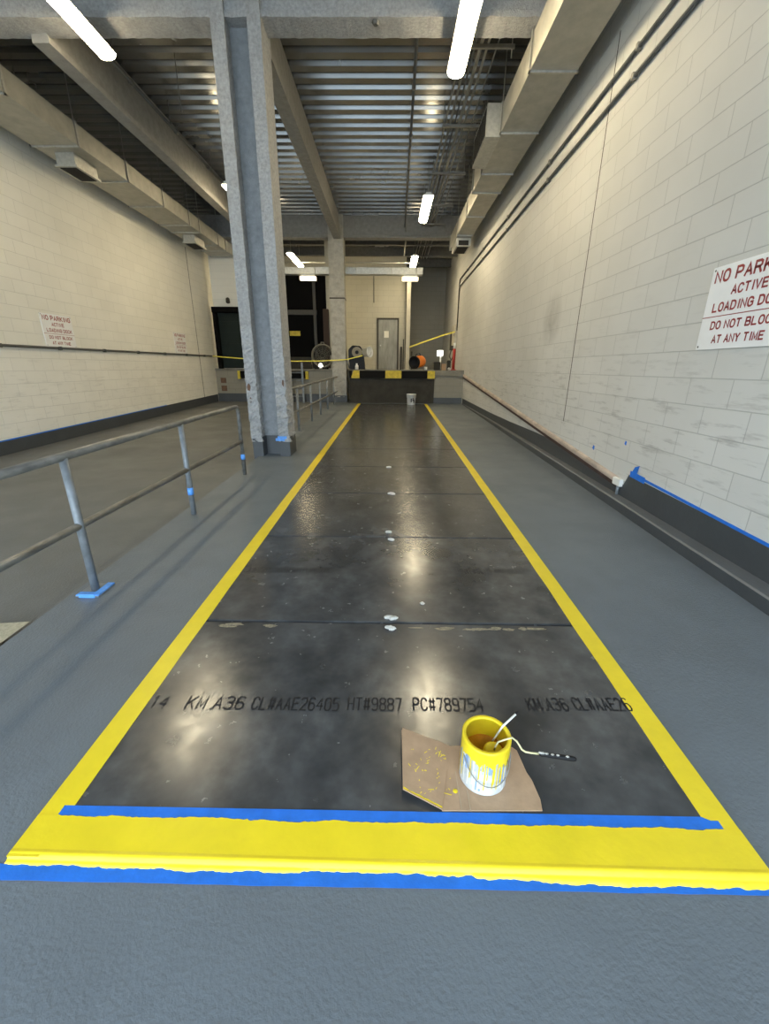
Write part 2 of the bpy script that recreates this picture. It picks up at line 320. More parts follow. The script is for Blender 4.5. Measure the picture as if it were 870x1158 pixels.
# right wall: near stretch, set back a little beyond the corner of the conduits
b = MB(); b.box(XR, XR + .3, YF, 16.6, -.2, 5.95); struct('wall_right', b, 'wall_r')
b = MB(); b.box(XR + .14, XR + .3, 16.6, 22.2, -.2, 5.95); struct('wall_right', b, 'wall_r')
b = MB(); b.box(XL - .3, XL, YF, 16.0, -.3, 5.95); b.box(XL - .3, XL, 16.0, YB + .2, 1, 5.95); struct('wall_left', b, 'wall_l')
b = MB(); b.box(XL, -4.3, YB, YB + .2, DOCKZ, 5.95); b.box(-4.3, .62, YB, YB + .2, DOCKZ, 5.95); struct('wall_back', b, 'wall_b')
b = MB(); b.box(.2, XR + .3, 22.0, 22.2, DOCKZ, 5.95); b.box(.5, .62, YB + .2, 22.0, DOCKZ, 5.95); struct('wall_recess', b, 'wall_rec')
# front lintel over the open bay mouth (daylight comes in below it)
b = MB(); b.box(XL - .3, XR + .3, YF - .3, YF, 4.3, 5.95); struct('wall_front', b, 'wall_b')
# control joints in the painted block walls
b = MB(); b.box(XR - .0015, XR + .01, 5.955, 5.972, .75, 4.9); struct('trim_1', b, 'frame')
b = MB(); b.box(XL - .01, XL + .0015, 14.55, 14.575, .35, 4.9); struct('trim_2', b, 'frame')

# ceiling: ribbed steel deck, ribs across the bay
b = MB(); prof = []; y = YF; PIT = 0.2865
while y < 22.2:
    prof += [(y, 5.84), (y + .140, 5.84), (y + .165, 5.892), (y + .264, 5.892)]; y += PIT
prof += [(y, 5.84)]
top = [(y, 6.05), (YF, 6.05)]
b.prism(prof + top, 'x', XL - .3, XR + .3); struct('ceiling', b, 'deck')

# charcoal painted base along the walls, kerb in front of the right one
def ribbon(x0, x1, pts, low=None):
    """box strip along y whose top follows (y, z) and bottom the floor"""
    b = MB()
    for (ya, za), (yb, zb) in zip(pts, pts[1:]):
        zl = LOW if low else 0
        v = [b.bm.verts.new(p) for p in ((x0, ya, fz(ya) + zl - .02), (x1, ya, fz(ya) + zl - .02), (x1, yb, fz(yb) + zl - .02), (x0, yb, fz(yb) + zl - .02), (x0, ya, za), (x1, ya, za), (x1, yb, zb), (x0, yb, zb))]
        for f in ((3, 2, 1, 0), (4, 5, 6, 7), (0, 1, 5, 4), (1, 2, 6, 5), (2, 3, 7, 6), (3, 0, 4, 7)): b.bm.faces.new([v[i] for i in f])
    return b
struct('baseboard_right', ribbon(XR - .006, XR + .01, [(YF, .30), (0, .31), (2.48, .375), (4.14, .43), (4.20, .31), (4.40, .305), (6.0, .44), (7.1, .442), (8.6, .428), (10.3, .43), (14.45, .487)]), 'base')
struct('baseboard_left', ribbon(XL - .01, XL + .006, [(YF, .12), (6, .25), (15.7, .49)], True), 'base')
b = MB(); b2 = MB()
cp = [(YF, 2.28, .095), (2.2, 2.30, .10), (4, 2.325, .10), (6.9, 2.36, .095), (10, 2.395, .07), (14.45, 2.43, .03)]
for (ya, xa, ha), (yb, xb, hb) in zip(cp, cp[1:]):
    A = [(xa, ya, fz(ya) - .02), (xa, ya, fz(ya) + ha - .012), (xa + .012, ya, fz(ya) + ha), (XR, ya, fz(ya) + ha)]
    B = [(xb, yb, fz(yb) - .02), (xb, yb, fz(yb) + hb - .012), (xb + .012, yb, fz(yb) + hb), (XR, yb, fz(yb) + hb)]
    for i in range(1, 3): b.quad(A[i], B[i], B[i + 1], A[i + 1])
    b2.quad(A[0], B[0], B[1], A[1])
struct('trim_3', b, 'curb'); struct('trim_4', b2, 'base')

# dock platform (left part set back, middle part forward) and its block face
b = MB(); b.box(XL, XR + .16, 15.8, 22.1, -.2, DOCKZ); b.box(-1.36, XR, 14.62, 15.8, -.2, DOCKZ - .01); struct('dock_platform', b, 'concrete')
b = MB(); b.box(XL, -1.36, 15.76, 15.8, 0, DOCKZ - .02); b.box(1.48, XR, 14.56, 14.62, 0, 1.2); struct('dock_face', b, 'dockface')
b = MB(); b.box(XL, -1.36, 15.72, 15.86, 1.31, DOCKZ + .01, .01); b.box(1.48, XR - .001, 14.50, 14.70, 1.20, DOCKZ + .005, .01); struct('dock_ledge', b, 'concrete')
b = MB(); b.box(XL, -2.02, 15.74, 15.77, .1, .52); b.box(1.48, XR - .02, 14.545, 14.57, .25, .50); struct('baseboard_back', b, 'base')

# ================================================================ STEEL PLATES AND PAINT
HW, HI = 1.15, 1.055
seams = [0.826] + [2.045 + 1.2166 * k for k in range(11)]
ordn = ['', 'second', 'third', 'fourth', 'fifth', 'sixth', 'seventh', 'eighth', 'ninth', 'tenth', 'last']
plates = []
for i in range(11):
    y0, y1 = seams[i] + .005, seams[i + 1] - .009
    c0, c1 = drift(y0), drift(y1)
    lab = ('black steel ramp plate nearest the camera, under the paint can and cardboard' if i == 0 else
           'second black steel plate from the yellow front edge, with faint stencilled numbers' if i == 1 else
           'black steel plate against the loading dock, under the white bucket' if i == 10 else
           f'{ordn[i]} black steel plate counted from the yellow front edge')
    p = thing('steel_plate', lab, 'steel plate', (0, (y0 + y1) / 2, fz((y0 + y1) / 2)), 'steel plates laid along the ramp lane')
    b = MB()
    t = .013
    nx = 12
    z0, z1 = fz(y0), fz(y1)
    dz = (random.random() - .5) * .003
    ve = [b.bm.verts.new(q) for q in ((c0 - HW, y0, z0), (c0 + HW, y0, z0), (c1 + HW, y1, z1), (c1 - HW, y1, z1), (c0 - HW, y0, z0 + t + dz), (c0 + HW, y0, z0 + t - dz), (c1 + HW, y1, z1 + t), (c1 - HW, y1, z1 + t))]
    fs = [b.bm.faces.new([ve[k] for k in f]) for f in ((3, 2, 1, 0), (4, 5, 6, 7), (0, 1, 5, 4), (1, 2, 6, 5), (2, 3, 7, 6), (3, 0, 4, 7))]
    bmesh.ops.bevel(b.bm, geom=list({e for e in fs[1].edges}), offset=.004, segments=2, affect='EDGES')
    part('plate', b, 'plate', p); plates.append(p)
def stencil(i, s, x, y, w, h):
    th = .09 if i == 0 else .055
    z = fz(y) + .0142
    text_mesh('stencilled_number', s, 'stencil', plates[i], (x, y, z), (1, 0, .0), (0, 1, SL), w, h, bold=th, depth=.0009)
stencil(0, '14', -1.04, 1.40, .075, .075)
stencil(0, 'KM.A36', -.88, 1.40, .255, .075)
stencil(0, 'CL#AAE26405', -.592, 1.40, .385, .075)
stencil(0, 'HT#9887', -.172, 1.405, .24, .075)
stencil(0, 'PC#789754', .115, 1.41, .31, .075)
stencil(0, 'KM.A36', .619, 1.42, .18, .075)
stencil(0, 'CL#AAE26', .825, 1.425, .25, .075)
stencil(1, 'CL#A02719 HT#9219 PC#7000251', -1.02, 2.62, .65, .075)
stencil(1, 'KM.A36', -.16, 2.625, .19, .07)
stencil(1, '02719 HT#9219 PC#7000251', .40, 2.64, .63, .075)

b = MB()
for k in range(16):
    x = random.choice((random.uniform(-.95, -.2), random.uniform(.1, 1.0), random.uniform(.1, .8))); y = 2.0 + random.uniform(-.012, .012); b.blob((x, y, fz(y) + .0132), (random.uniform(.02, .06), random.uniform(.006, .014), .0012), k)
tag(part('dried_mud', b, 'mud', plates[0], 'pale dried mud along the seam'), None, None, kind='stuff')
def wavy(pts_in, pts_out, m, name, label, cat, z=.0, rise=True, t=.0012, group=None):
    """thin painted or taped film between two ragged edges"""
    b = MB(); n = len(pts_in)
    T = [[b.bm.verts.new((p[0], p[1], (fz(p[1]) if rise else 0) + z + t)) for p in e] for e in (pts_in, pts_out)]
    D = [[b.bm.verts.new((p[0], p[1], (fz(p[1]) if rise else 0) + z)) for p in e] for e in (pts_in, pts_out)]
    for k in range(n - 1):
        b.bm.faces.new((T[0][k], T[0][k + 1], T[1][k + 1], T[1][k]))
        b.bm.faces.new((D[0][k], D[0][k + 1], T[0][k + 1], T[0][k])); b.bm.faces.new((T[1][k], T[1][k + 1], D[1][k + 1], D[1][k]))
    bmesh.ops.recalc_face_normals(b.bm, faces=b.bm.faces)
    return solo(name, b, m, label, cat, group)
def rag(t, s, a): return a * noise.noise(Vector((t * 9.0, s, .5)))
PZ = .0135
for sgn, side in ((-1, 'left'), (1, 'right')):
    ys = [0.83 + 13.4 * (k / 90) ** 1.6 for k in range(91)]
    inn = [(drift(y) + sgn * (HI + rag(y * .4, sgn, .004)), y) for y in ys]
    out = [(drift(y) + sgn * (HW + .002), y) for y in ys]
    lab = f'long yellow painted line along the {side} edge of the black steel plates'
    b = MB()
    T = [[b.bm.verts.new((p[0], p[1], fz(p[1]) + PZ + .0015)) for p in e] for e in (inn, out)]
    D = [[b.bm.verts.new((p[0], p[1], fz(p[1]) + zz)) for p in e] for e, zz in ((inn, PZ), (out, .001))]
    for k in range(90):
        b.bm.faces.new((T[0][k], T[0][k + 1], T[1][k + 1], T[1][k]))
        b.bm.faces.new((D[0][k], D[0][k + 1], T[0][k + 1], T[0][k])); b.bm.faces.new((T[1][k], T[1][k + 1], D[1][k + 1], D[1][k]))
    bmesh.ops.recalc_face_normals(b.bm, faces=b.bm.faces)
    solo('painted_line', b, 'yellow', lab, 'painted line', 'yellow border lines')
# front band: top film, rounded front face down to the floor, ragged overrun on the tape
xs = [-1.152 + 2.304 * k / 400 for k in range(401)]
b = MB(); rows = []
def hump(x): return .010 * math.exp(-((x + .55) / .12) ** 2) - .012 * math.exp(-((x - .1) / .3) ** 2) + .010 * math.exp(-((x - .45) / .35) ** 2)
for x in xs:
    yt = .950 + rag(x, 3, .006) + rag(x * 8, 4, .003) - .004 * (x > -.45); e0 = -.0083 * x; yb = .8075 + e0 - .006 * max(0, min(1, (x - .42) * 6)) + rag(x * 2, 5, .006) + rag(x * 9, 11, .0035) - hump(x) * .55
    rows.append([(x, yt, fz(yt) + PZ), (x, yt, fz(yt) + PZ + .0028)] + [(x, yy + e0, fz(yy) + zz) for yy, zz in ((.842, PZ + .0022), (.834, PZ + .0036), (.826, PZ + .001), (.820, .007), (.815, .0035))] + [(x, yb, fz(yb) + .0022), (x, yb, fz(yb))])
vr = [[b.bm.verts.new(p) for p in r] for r in rows]
for a, c in zip(vr, vr[1:]):
    for k in range(len(a) - 1):
        f = b.bm.faces.new((a[k], a[k + 1], c[k + 1], c[k])); f.smooth = k > 2
bmesh.ops.recalc_face_normals(b.bm, faces=b.bm.faces)
solo('painted_line', b, 'yellow', 'wide wet yellow painted band across the front edge between two blue tapes', 'painted line', 'yellow border lines')
# blue tapes
xs = [-1.088 + 2.19 * k / 90 for k in range(91)]
wavy([(x, .942 + rag(x * 2, 1, .004) - (.02 if x > 1.06 else 0)) for x in xs], [(x, .984 - (.012 if x > 1.07 else 0)) for x in xs], 'blue', 'masking_tape', 'blue tape strip between yellow band and black plate, behind the wet paint', 'tape', z=PZ + .0008, t=.0008, group='blue masking tape on the floor')
xs = [-1.32 + 2.60 * k / 90 for k in range(91)]
wavy([(x, .776 + rag(x, 8, .002)) for x in xs], [(x, .818) for x in xs], 'blue', 'masking_tape', 'blue tape strip on the grey floor in front of the yellow band', 'tape', z=.0008, t=.0008, group='blue masking tape on the floor')
# blue tape along the right wall base and its torn end
b = MB()
for (ya, za), (yb, zb) in zip([(-.5, .30), (2.48, .375)], [(2.48, .375), (4.05, .445)]):
    v = [(XR - .007, ya, za - .004), (XR - .007, ya, za + .018), (XR - .007, yb, zb + .018), (XR - .007, yb, zb - .004)]
    b.quad(*v)
    b.quad((XR - .0003, ya, za + .018), (XR - .0003, yb, zb + .018), v[2], v[1])
b.quad((XR - .008, 4.02, .43), (XR - .010, 3.98, .56), (XR - .008, 4.06, .53), (XR - .007, 4.12, .43))
b.quad((XR - .008, 3.86, .41), (XR - .009, 3.86, .47), (XR - .008, 4.12, .48), (XR - .007, 4.12, .42))
solo('masking_tape', b, 'blue', 'blue tape along the top of the charcoal base on the right wall', 'tape')
b = MB()
for (ya, za), (yb, zb) in zip([(2, .182), (6, .25)], [(6, .25), (12, .398)]):
    b.quad((XL + .0075, ya, za - .008), (XL + .0075, yb, zb - .008), (XL + .0075, yb, zb + .012), (XL + .0075, ya, za + .012))
solo('masking_tape', b, 'blue', 'thin blue tape along the charcoal base of the left wall', 'tape')
# torn bits of blue tape on the right wall
for y, z, w, h, lab in ((4.30, .70, .035, .05, 'small torn scrap of blue tape on the right wall above the base'), (4.95, .53, .05, .06, 'thin blue tape scrap beside the tan sloping rail')):
    b = MB(); b.quad((XR - .003, y, z), (XR - .003, y + w, z + h * .3), (XR - .004, y + w * .6, z + h), (XR - .003, y - w * .1, z + h * .8))
    solo('tape_scrap', b, 'blue', lab, 'tape scrap', 'blue tape scraps')

# ================================================================ PAINT CAN, ROLLER, CARDBOARD
# cardboard: a flat sheet with its left flap folded up along a crease
b = MB(); zt = PZ + fz(1.1)
def cz(y): return fz(y) + PZ
main = [(.190, .987), (.529, .993), (.535, 1.03), (.528, 1.10), (.518, 1.13), (.508, 1.22), (.493, 1.235), (.335, 1.238), (.250, 1.235)]
flap = [(.190, .987), (.250, 1.235), (.215, 1.25), (.165, 1.265), (.066, 1.300), (.062, 1.285), (.060, 1.045)]
for loop, up in ((main, 0), (flap, 1)):
    def P(p, t):
        lift = max(0, (.25 - p[0])) * .10 if up else 0
        return (p[0], p[1], cz(p[1]) + .001 + lift + t)
    A = [b.bm.verts.new(P(p, 0)) for p in loop]; B = [b.bm.verts.new(P(p, .004)) for p in loop]
    b.bm.faces.new(A[::-1]); b.bm.faces.new(B)
    for k in range(len(loop)): b.bm.faces.new((A[k], A[(k + 1) % len(loop)], B[(k + 1) % len(loop)], B[k]))
bmesh.ops.recalc_face_normals(b.bm, faces=b.bm.faces)
cb = thing('cardboard_sheet', 'torn brown cardboard sheet with yellow drips under the paint can', 'cardboard', (.3, 1.1, cz(1.1)))
part('sheet', b, 'card', cb)
b = MB()
for k in range(2):
    b.box(.255 + .03 * k, .2585 + .03 * k, .99, 1.232, cz(1.1) + .0045, cz(1.1) + .0056)
part('crease', b, 'cardedge', cb)
b = MB()
for k in range(46):
    x = random.uniform(.08, .24); y = random.uniform(1.03, 1.22); r = random.uniform(.0015, .004)
    zz = cz(y) + .0052 + max(0, .25 - x) * .10
    a = random.uniform(0, PI); l = random.choice((1, 1.5, 3, 5))
    d = Vector((math.cos(a), math.sin(a) * .8, 0)) * r * l; e = Vector((-d.y, d.x, 0)).normalized() * r * .6
    q = Vector((x, y, zz)); b.quad(q - d - e, q + d - e * .6, q + d + e * .5, q - d + e)
tag(part('paint_drips', b, 'yellow', cb, 'scattered yellow paint flecks'), None, None, kind='stuff'); b = MB()
for k in range(24):
    t = k / 23; x = .062 + t * .13; y = 1.046 - t * .056
    zz = cz(y) + .0054 + max(0, .25 - x) * .10; w = .006 + .004 * noise.noise(Vector((t * 8, 0, 0)))
    if k: b.quad((px_, py_, pz_), (x, y, zz), (x, y + w, zz), (px_, py_ + w, pz_))
    px_, py_, pz_ = x, y, zz
part('paint_edge', b, 'yellow', cb, 'yellow paint along the torn front edge'); b = MB()
b.lathe([(0, .002), (.007, .0015), (.009, 0)], (.245, 1.055, cz(1.05) + .005), 12)
part('paint_drip', b, 'yellow', cb, 'round yellow paint drop')

cx, cy, czb = .352, 1.118, cz(1.118) + .005
R, H = .083, .192
can = thing('paint_can', 'open gallon can of yellow paint with dripped sides standing on the cardboard', 'paint can', (cx, cy, czb))
b = MB(); b.lathe([(0, 0), (R - .003, 0), (R, .003), (R, .008), (R - .002, .010), (R - .002, H - .012), (R, H - .009), (R, H - .002), (R - .002, H), (R - .004, H - .003), (R - .004, .01), (0, .01)], (cx, cy, czb), 48); part('body', b, 'can', can, 'white and silver can wall')
b = MB(); b.lathe([(R + .0006, H - .016), (R + .0015, H - .010), (R + .0015, H), (R - .001, H + .003), (R - .012, H + .001), (R - .013, H - .006), (R - .006, H - .008), (R - .0058, .09)], (cx, cy, czb), 48); part('rim', b, 'yellow', can, 'yellow coated rim and inner wall')
# liquid paint level
b = MB(); b.lathe([(0, .108), (R - .03, .107), (R - .0065, .110)], (cx, cy, czb), 40); part('paint', b, 'wetpaint', can, 'orange brown liquid paint')
# drips down the outside: irregular tongues of yellow
b = MB(); n = 130
for k in range(n):
    a0, a1 = 2 * PI * k / n, 2 * PI * (k + 1) / n
    L = .014 + .03 * (noise.noise(Vector((k * .2, 2.2, 0))) + 1) + (.13 * random.random() if random.random() < .42 else 0); L = min(L, H - .022)
    rr = R + .0013
    b.quad(*[(cx + rr * math.cos(a), cy + rr * math.sin(a), czb + z) for a, z in ((a0, H - .012 - L), (a1, H - .012 - L * .95), (a1, H - .012), (a0, H - .012))])
part('paint_drips', b, 'yellow', can, 'yellow paint running down the can')
b = MB(); n = 80
for k in range(n):
    if noise.noise(Vector((k * .7, 8.2, 0))) < .0: continue
    a0, a1 = 2 * PI * k / n, 2 * PI * (k + .8) / n; rr = R + .0009
    z1 = .05 + .09 * abs(noise.noise(Vector((k * .5, 5, 1)))); z0 = .008 + .03 * random.random()
    b.quad(*[(cx + rr * math.cos(a), cy + rr * math.sin(a), czb + z) for a, z in ((a0, z0), (a1, z0), (a1, z1 + .05), (a0, z1 + .05))])
part('white_drips', b, 'white', can, 'white drips')
b = MB()
for a0, a1, z0, z1 in ((-2.95, -2.55, .085, .14), (-2.1, -1.85, .02, .06), (-1.05, -.75, .05, .12), (-1.75, -1.5, .10, .135), (-.6, -.3, .08, .13)):
    b = MB(); rr = R + .0006; m_ = 6
    for k in range(m_):
        q0, q1 = a0 + (a1 - a0) * k / m_, a0 + (a1 - a0) * (k + 1) / m_
        b.quad(*[(cx + rr * math.cos(a), cy + rr * math.sin(a), czb + z) for a, z in ((q0, z0), (q1, z0), (q1, z1), (q0, z1))])
    part('label', b, 'canlab', can, 'blue printed label patch')
# wire bail hanging down at the front, with its two ears
b = MB(); pts = []
for k in range(25):
    t = k / 24; a = -PI + .35 + (PI - .55) * t; sag = math.sin(PI * t)
    rr = R + .003 + .010 * sag; pts.append((cx + rr * math.cos(a), cy + rr * math.sin(a), czb + .135 - .075 * sag))
b.sweep(pts, .0018, 8); hb = part('handle', b, 'conduit2', can, 'thin grey wire bail')
b = MB()
for p in (pts[0], pts[-1]):
    b = MB(); d = Vector((p[0] - cx, p[1] - cy, 0)).normalized(); b.lathe([(0, .004), (.006, .003), (.009, 0)], (cx + d.x * (R - .001), cy + d.y * (R - .001), p[2]), 14, axis=d)
    part('ear', b, 'can', can)

# mini roller lying in the can: cover in the paint, wire over the rim, black grip outside
ro = thing('paint_roller', 'small paint roller resting in the can, black grip over the plate', 'paint roller', (cx + .04, cy - .02, czb + .1))
b = MB(); ax = Vector((-.05, .25, -1)).normalized(); c0 = Vector((cx + .024, cy - .026, czb + .150))
b.lathe([(0, 0), (.012, .0), (.029, .003), (.035, .010), (.035, .075), (0, .075)], c0, 28, axis=ax); part('cover', b, 'yellow', ro, 'paint soaked roller cover')
b = MB(); rim = Vector((cx + .083, cy - .018, czb + H + .006))
hp = [c0 - ax * .002, c0 - ax * .024, c0 + Vector((.010, 0, .036)), c0 + Vector((.028, .0, .045)), rim, Vector((cx + .100, cy - .022, czb + H - .006)), Vector((cx + .118, cy - .030, czb + H - .034)), Vector((cx + .130, cy - .034, czb + H - .040)), Vector((cx + .150, cy - .036, czb + H - .042)), Vector((cx + .175, cy - .037, czb + H - .044))]
b.sweep(hp, .0032, 10); part('wire_frame', b, 'wire', ro, 'cream paint coated wire frame')
b = MB(); h0, h1 = hp[-1], hp[-1] + Vector((.125, -.012, -.008))
b.sweep([h0 + (h1 - h0) * t for t in (0, .06, .14, .5, .85, .96, 1)], .008, 12, rs=[.005, .008, .0075, .0085, .009, .008, .005]); gr = part('grip', b, 'blackp', ro, 'black plastic grip')
b = MB()
for k in range(7):
    t = (.02, .06, .1, .2, .35, .5, .75)[k]; p = h0 + (h1 - h0) * t + Vector((0, -.002, .008)); b.blob(p, (.006, .004, .002), k)
part('paint_splash', b, 'chip', gr, 'cream splashes on the grip')
# stir stick standing in the can
st = MB(); st.sweep([(cx + .020, cy + .035, czb + .085), (cx + .062, cy + .030, czb + H + .004), (cx + .112, cy + .052, czb + H + .040)], .0035, 8, rs=[.0035, .0035, .004])
sk = thing('stirring_stick', 'white stirring stick with a dark tip leaning out of the paint can', 'stirring stick', (cx + .02, cy + .035, czb + .085)); part('shaft', st, 'white', sk)
b = MB(); b.sweep([(cx + .112, cy + .052, czb + H + .040), (cx + .120, cy + .056, czb + H + .047)], .0045, 8); part('tip', b, 'blackp', sk, 'dark tip')

# filler lumps beside the plate seams and small specks
lumps = [(.02, 2.085, .030, 'white filler lump just behind the nearest plate seam'), (.02, 1.985, .026, 'white filler lump just in front of the nearest plate seam'), (.215, 2.243, .014, 'small white chip lying alone on the second plate'),
         (.010, 3.35, .030, 'white filler lump behind the second plate seam'), (.025, 3.20, .030, 'white filler lump in front of the second plate seam'), (.03, 4.46, .045, 'white filler lump at the third plate seam'), (.0, 5.66, .04, 'white filler lump at the fourth plate seam')]
for k, (x, y, r, lab) in enumerate(lumps):
    b = MB(); z = fz(y) + PZ
    if r < .02: b.blob((x, y, z + .004), (r, r, .006), k)
    else:
        for j in range(4): b.blob((x + random.uniform(-.7, .7) * r, y + random.uniform(-.45, .45) * r, z + .006), (r * .7, r * .45, .010), k * 4 + j)
    solo('filler_lump', b, 'chip', lab, 'filler lump', 'white filler lumps on the steel plates', loc=(x, y, z))

# ================================================================ COLUMNS AND BEAMS
def rough_prism(loop, z0, z1, dz, amp_lo, amp_hi, seed=0, grid=.09):
    """upright prism whose faces carry the lumpy skin of sprayed fireproofing, rougher near the foot"""
    b = MB(); pts = []
    for i in range(len(loop)):
        a, c = Vector((*loop[i], 0)), Vector((*loop[(i + 1) % len(loop)], 0)); n = max(1, int((c - a).length / grid))
        d = (c - a).normalized(); nr = Vector((d.y, -d.x, 0))
        for k in range(n): pts.append((a + (c - a) * k / n, nr))
    rings = []; nz = int((z1 - z0) / dz)
    for j in range(nz + 1):
        z = z0 + (z1 - z0) * j / nz; t = min(1, max(0, (1.7 - (z - z0)) / 1.2)); amp = amp_hi + (amp_lo - amp_hi) * t; ring = []
        for p, nr in pts:
            q = Vector((p.x, p.y, z)); f = noise.noise(q * 9 + Vector((seed, 0, 0))) * .6 + noise.noise(q * 24) * .7
            ring.append(b.bm.verts.new(q + nr * (f * amp)))
        rings.append(ring)
    m = len(pts)
    for A, B in zip(rings, rings[1:]):
        for k in range(m): b.bm.faces.new((A[k], A[(k + 1) % m], B[(k + 1) % m], B[k]))
    bmesh.ops.recalc_face_normals(b.bm, faces=b.bm.faces); return b
CX0, CX1, CY0, CY1 = -2.12, -1.54, 6.33, 6.78
Hloop = [(CX0, CY0), (CX0 + .155, CY0), (CX0 + .170, CY0 + .17), (CX1 - .165, CY0 + .17), (CX1 - .15, CY0), (CX1, CY0), (CX1, CY1), (CX1 - .15, CY1), (CX1 - .165, CY1 - .15), (CX0 + .175, CY1 - .15), (CX0 + .155, CY1), (CX0, CY1)]
col = thing('steel_column', 'near grey H-shaped column in sprayed fireproofing beside the near railing', 'column', (-1.83, 6.55, fz(6.55)), 'fireproofed columns')
for xa, xb in ((CX0, CX0 + .160), (CX1 - .155, CX1)):
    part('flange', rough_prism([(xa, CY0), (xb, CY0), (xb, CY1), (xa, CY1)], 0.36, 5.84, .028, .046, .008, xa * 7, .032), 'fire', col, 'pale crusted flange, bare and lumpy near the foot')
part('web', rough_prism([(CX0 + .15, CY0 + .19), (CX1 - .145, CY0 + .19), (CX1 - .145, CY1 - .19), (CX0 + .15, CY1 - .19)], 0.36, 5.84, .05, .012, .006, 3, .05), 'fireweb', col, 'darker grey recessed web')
sl = [(x * .985 + (-1.83) * .015 + .012, y + .01 * (1 if y < 6.55 else -1)) for x, y in Hloop]
b = MB(); b.prism([(x, y) for x, y in sl], 'z', .02, .43); part('painted_base', b, 'base', col, 'charcoal painted foot')
b = MB(); b.box(CX1 - .17, CX1 - .03, CY0 - .012, CY0 + .02, .405, .445); b.box(CX1 - .20, CX1 - .06, CY0 - .014, CY0, .375, .415); part('tape_patch', b, 'bluel', col, 'blue tape scrap on the foot')
b = MB()
for x, z, w, h in ((CX0 + .04, 1.15, .05, .09), (CX0 + .05, .98, .03, .07), (CX1 - .03, 1.22, .03, .08)): b.blob((x, CY0 - .004, z), (w * .5, .008, h * .6), int(z * 10))
part('rust_spot', b, 'rust', col, 'brown rust spots')
FX0, FX1, FY0, FY1 = -1.97, -1.50, 14.82, 15.25
fc = thing('steel_column', 'far grey column standing left of the dark dock face', 'column', (-1.73, 15, fz(15)), 'fireproofed columns')
part('shaft', rough_prism([(FX0, FY0), (FX1, FY0), (FX1, FY1), (FX0, FY1)], .48, 5.84, .05, .03, .006, 4, .08), 'fire2', fc)
b = MB(); b.box(FX0 + .01, FX1 + .02, FY0 - .01, FY1, .2, .53); part('painted_base', b, 'base', fc, 'charcoal painted foot')
b = MB(); b.box(FX0 - .012, FX1 + .012, FY0 - .012, FY1 + .01, 3.53, 3.57); part('strap', b, 'frame', fc, 'dark strap round the shaft')

def ibeam_x(name, label, x0, x1, yc, zb, zt, fw, tw, ft, m, group):
    """I-beam along x with lumpy skin"""
    b = MB(); lp = [(yc - fw / 2, zb), (yc + fw / 2, zb), (yc + fw / 2, zb + ft), (yc + tw / 2, zb + ft + .02), (yc + tw / 2, zt), (yc - tw / 2, zt), (yc - tw / 2, zb + ft + .02), (yc - fw / 2, zb + ft)]
    n = int((x1 - x0) / .06); rings = []
    for j in range(n + 1):
        x = x0 + (x1 - x0) * j / n
        rings.append([b.bm.verts.new((x, y, z + .010 * noise.noise(Vector((x * 12, y * 9, z * 3))))) for y, z in lp])
    for A, B in zip(rings, rings[1:]):
        for k in range(8): b.bm.faces.new((A[k], A[(k + 1) % 8], B[(k + 1) % 8], B[k]))
    b.bm.faces.new(rings[0]); b.bm.faces.new(rings[-1][::-1]); bmesh.ops.recalc_face_normals(b.bm, faces=b.bm.faces)
    return solo(name, b, m, label, 'beam', group)
def ibeam_y(name, label, y0, y1, xc, zb, zt, fw, tw, ft, m, group):
    b = MB(); b.prism([(xc - fw / 2, zb), (xc + fw / 2, zb), (xc + fw / 2, zb + ft), (xc + tw / 2, zb + ft + .03), (xc + tw / 2, zt), (xc - tw / 2, zt), (xc - tw / 2, zb + ft + .03), (xc - fw / 2, zb + ft)], 'y', y0, y1)
    return solo(name, b, m, label, 'beam', group)
G = 'fireproofed ceiling beams'
ibeam_x('steel_beam', 'near grey crosswise beam at the top edge, over the near column', XL, XR, 6.52, 5.25, 5.84, .33, .26, .06, 'fire', G)
ibeam_x('steel_beam', 'far crosswise beam over the far column', XL, XR, 15.02, 5.24, 5.84, .30, .22, .06, 'firedk', G)
ibeam_y('steel_beam', 'lengthwise beam running from near column to far column', 6.60, 14.88, -1.68, 5.19, 5.84, .22, .13, .07, 'firedk', G)
ibeam_y('steel_beam', 'lengthwise beam on the left side between duct and left lamps', 6.60, 14.88, -4.31, 5.16, 5.84, .21, .15, .07, 'firedk', G)
b = MB(); b.lathe([(.0, -.035), (.03, -.035), (.045, -.015), (.045, .01), (.02, .02)], (-.213, 6.42, 5.25), 6, smooth=False); solo('anchor_bolt', b, 'conduit', 'dark hexagonal bolt under the near crosswise beam', 'bolt', loc=(-.213, 6.42, 5.25))

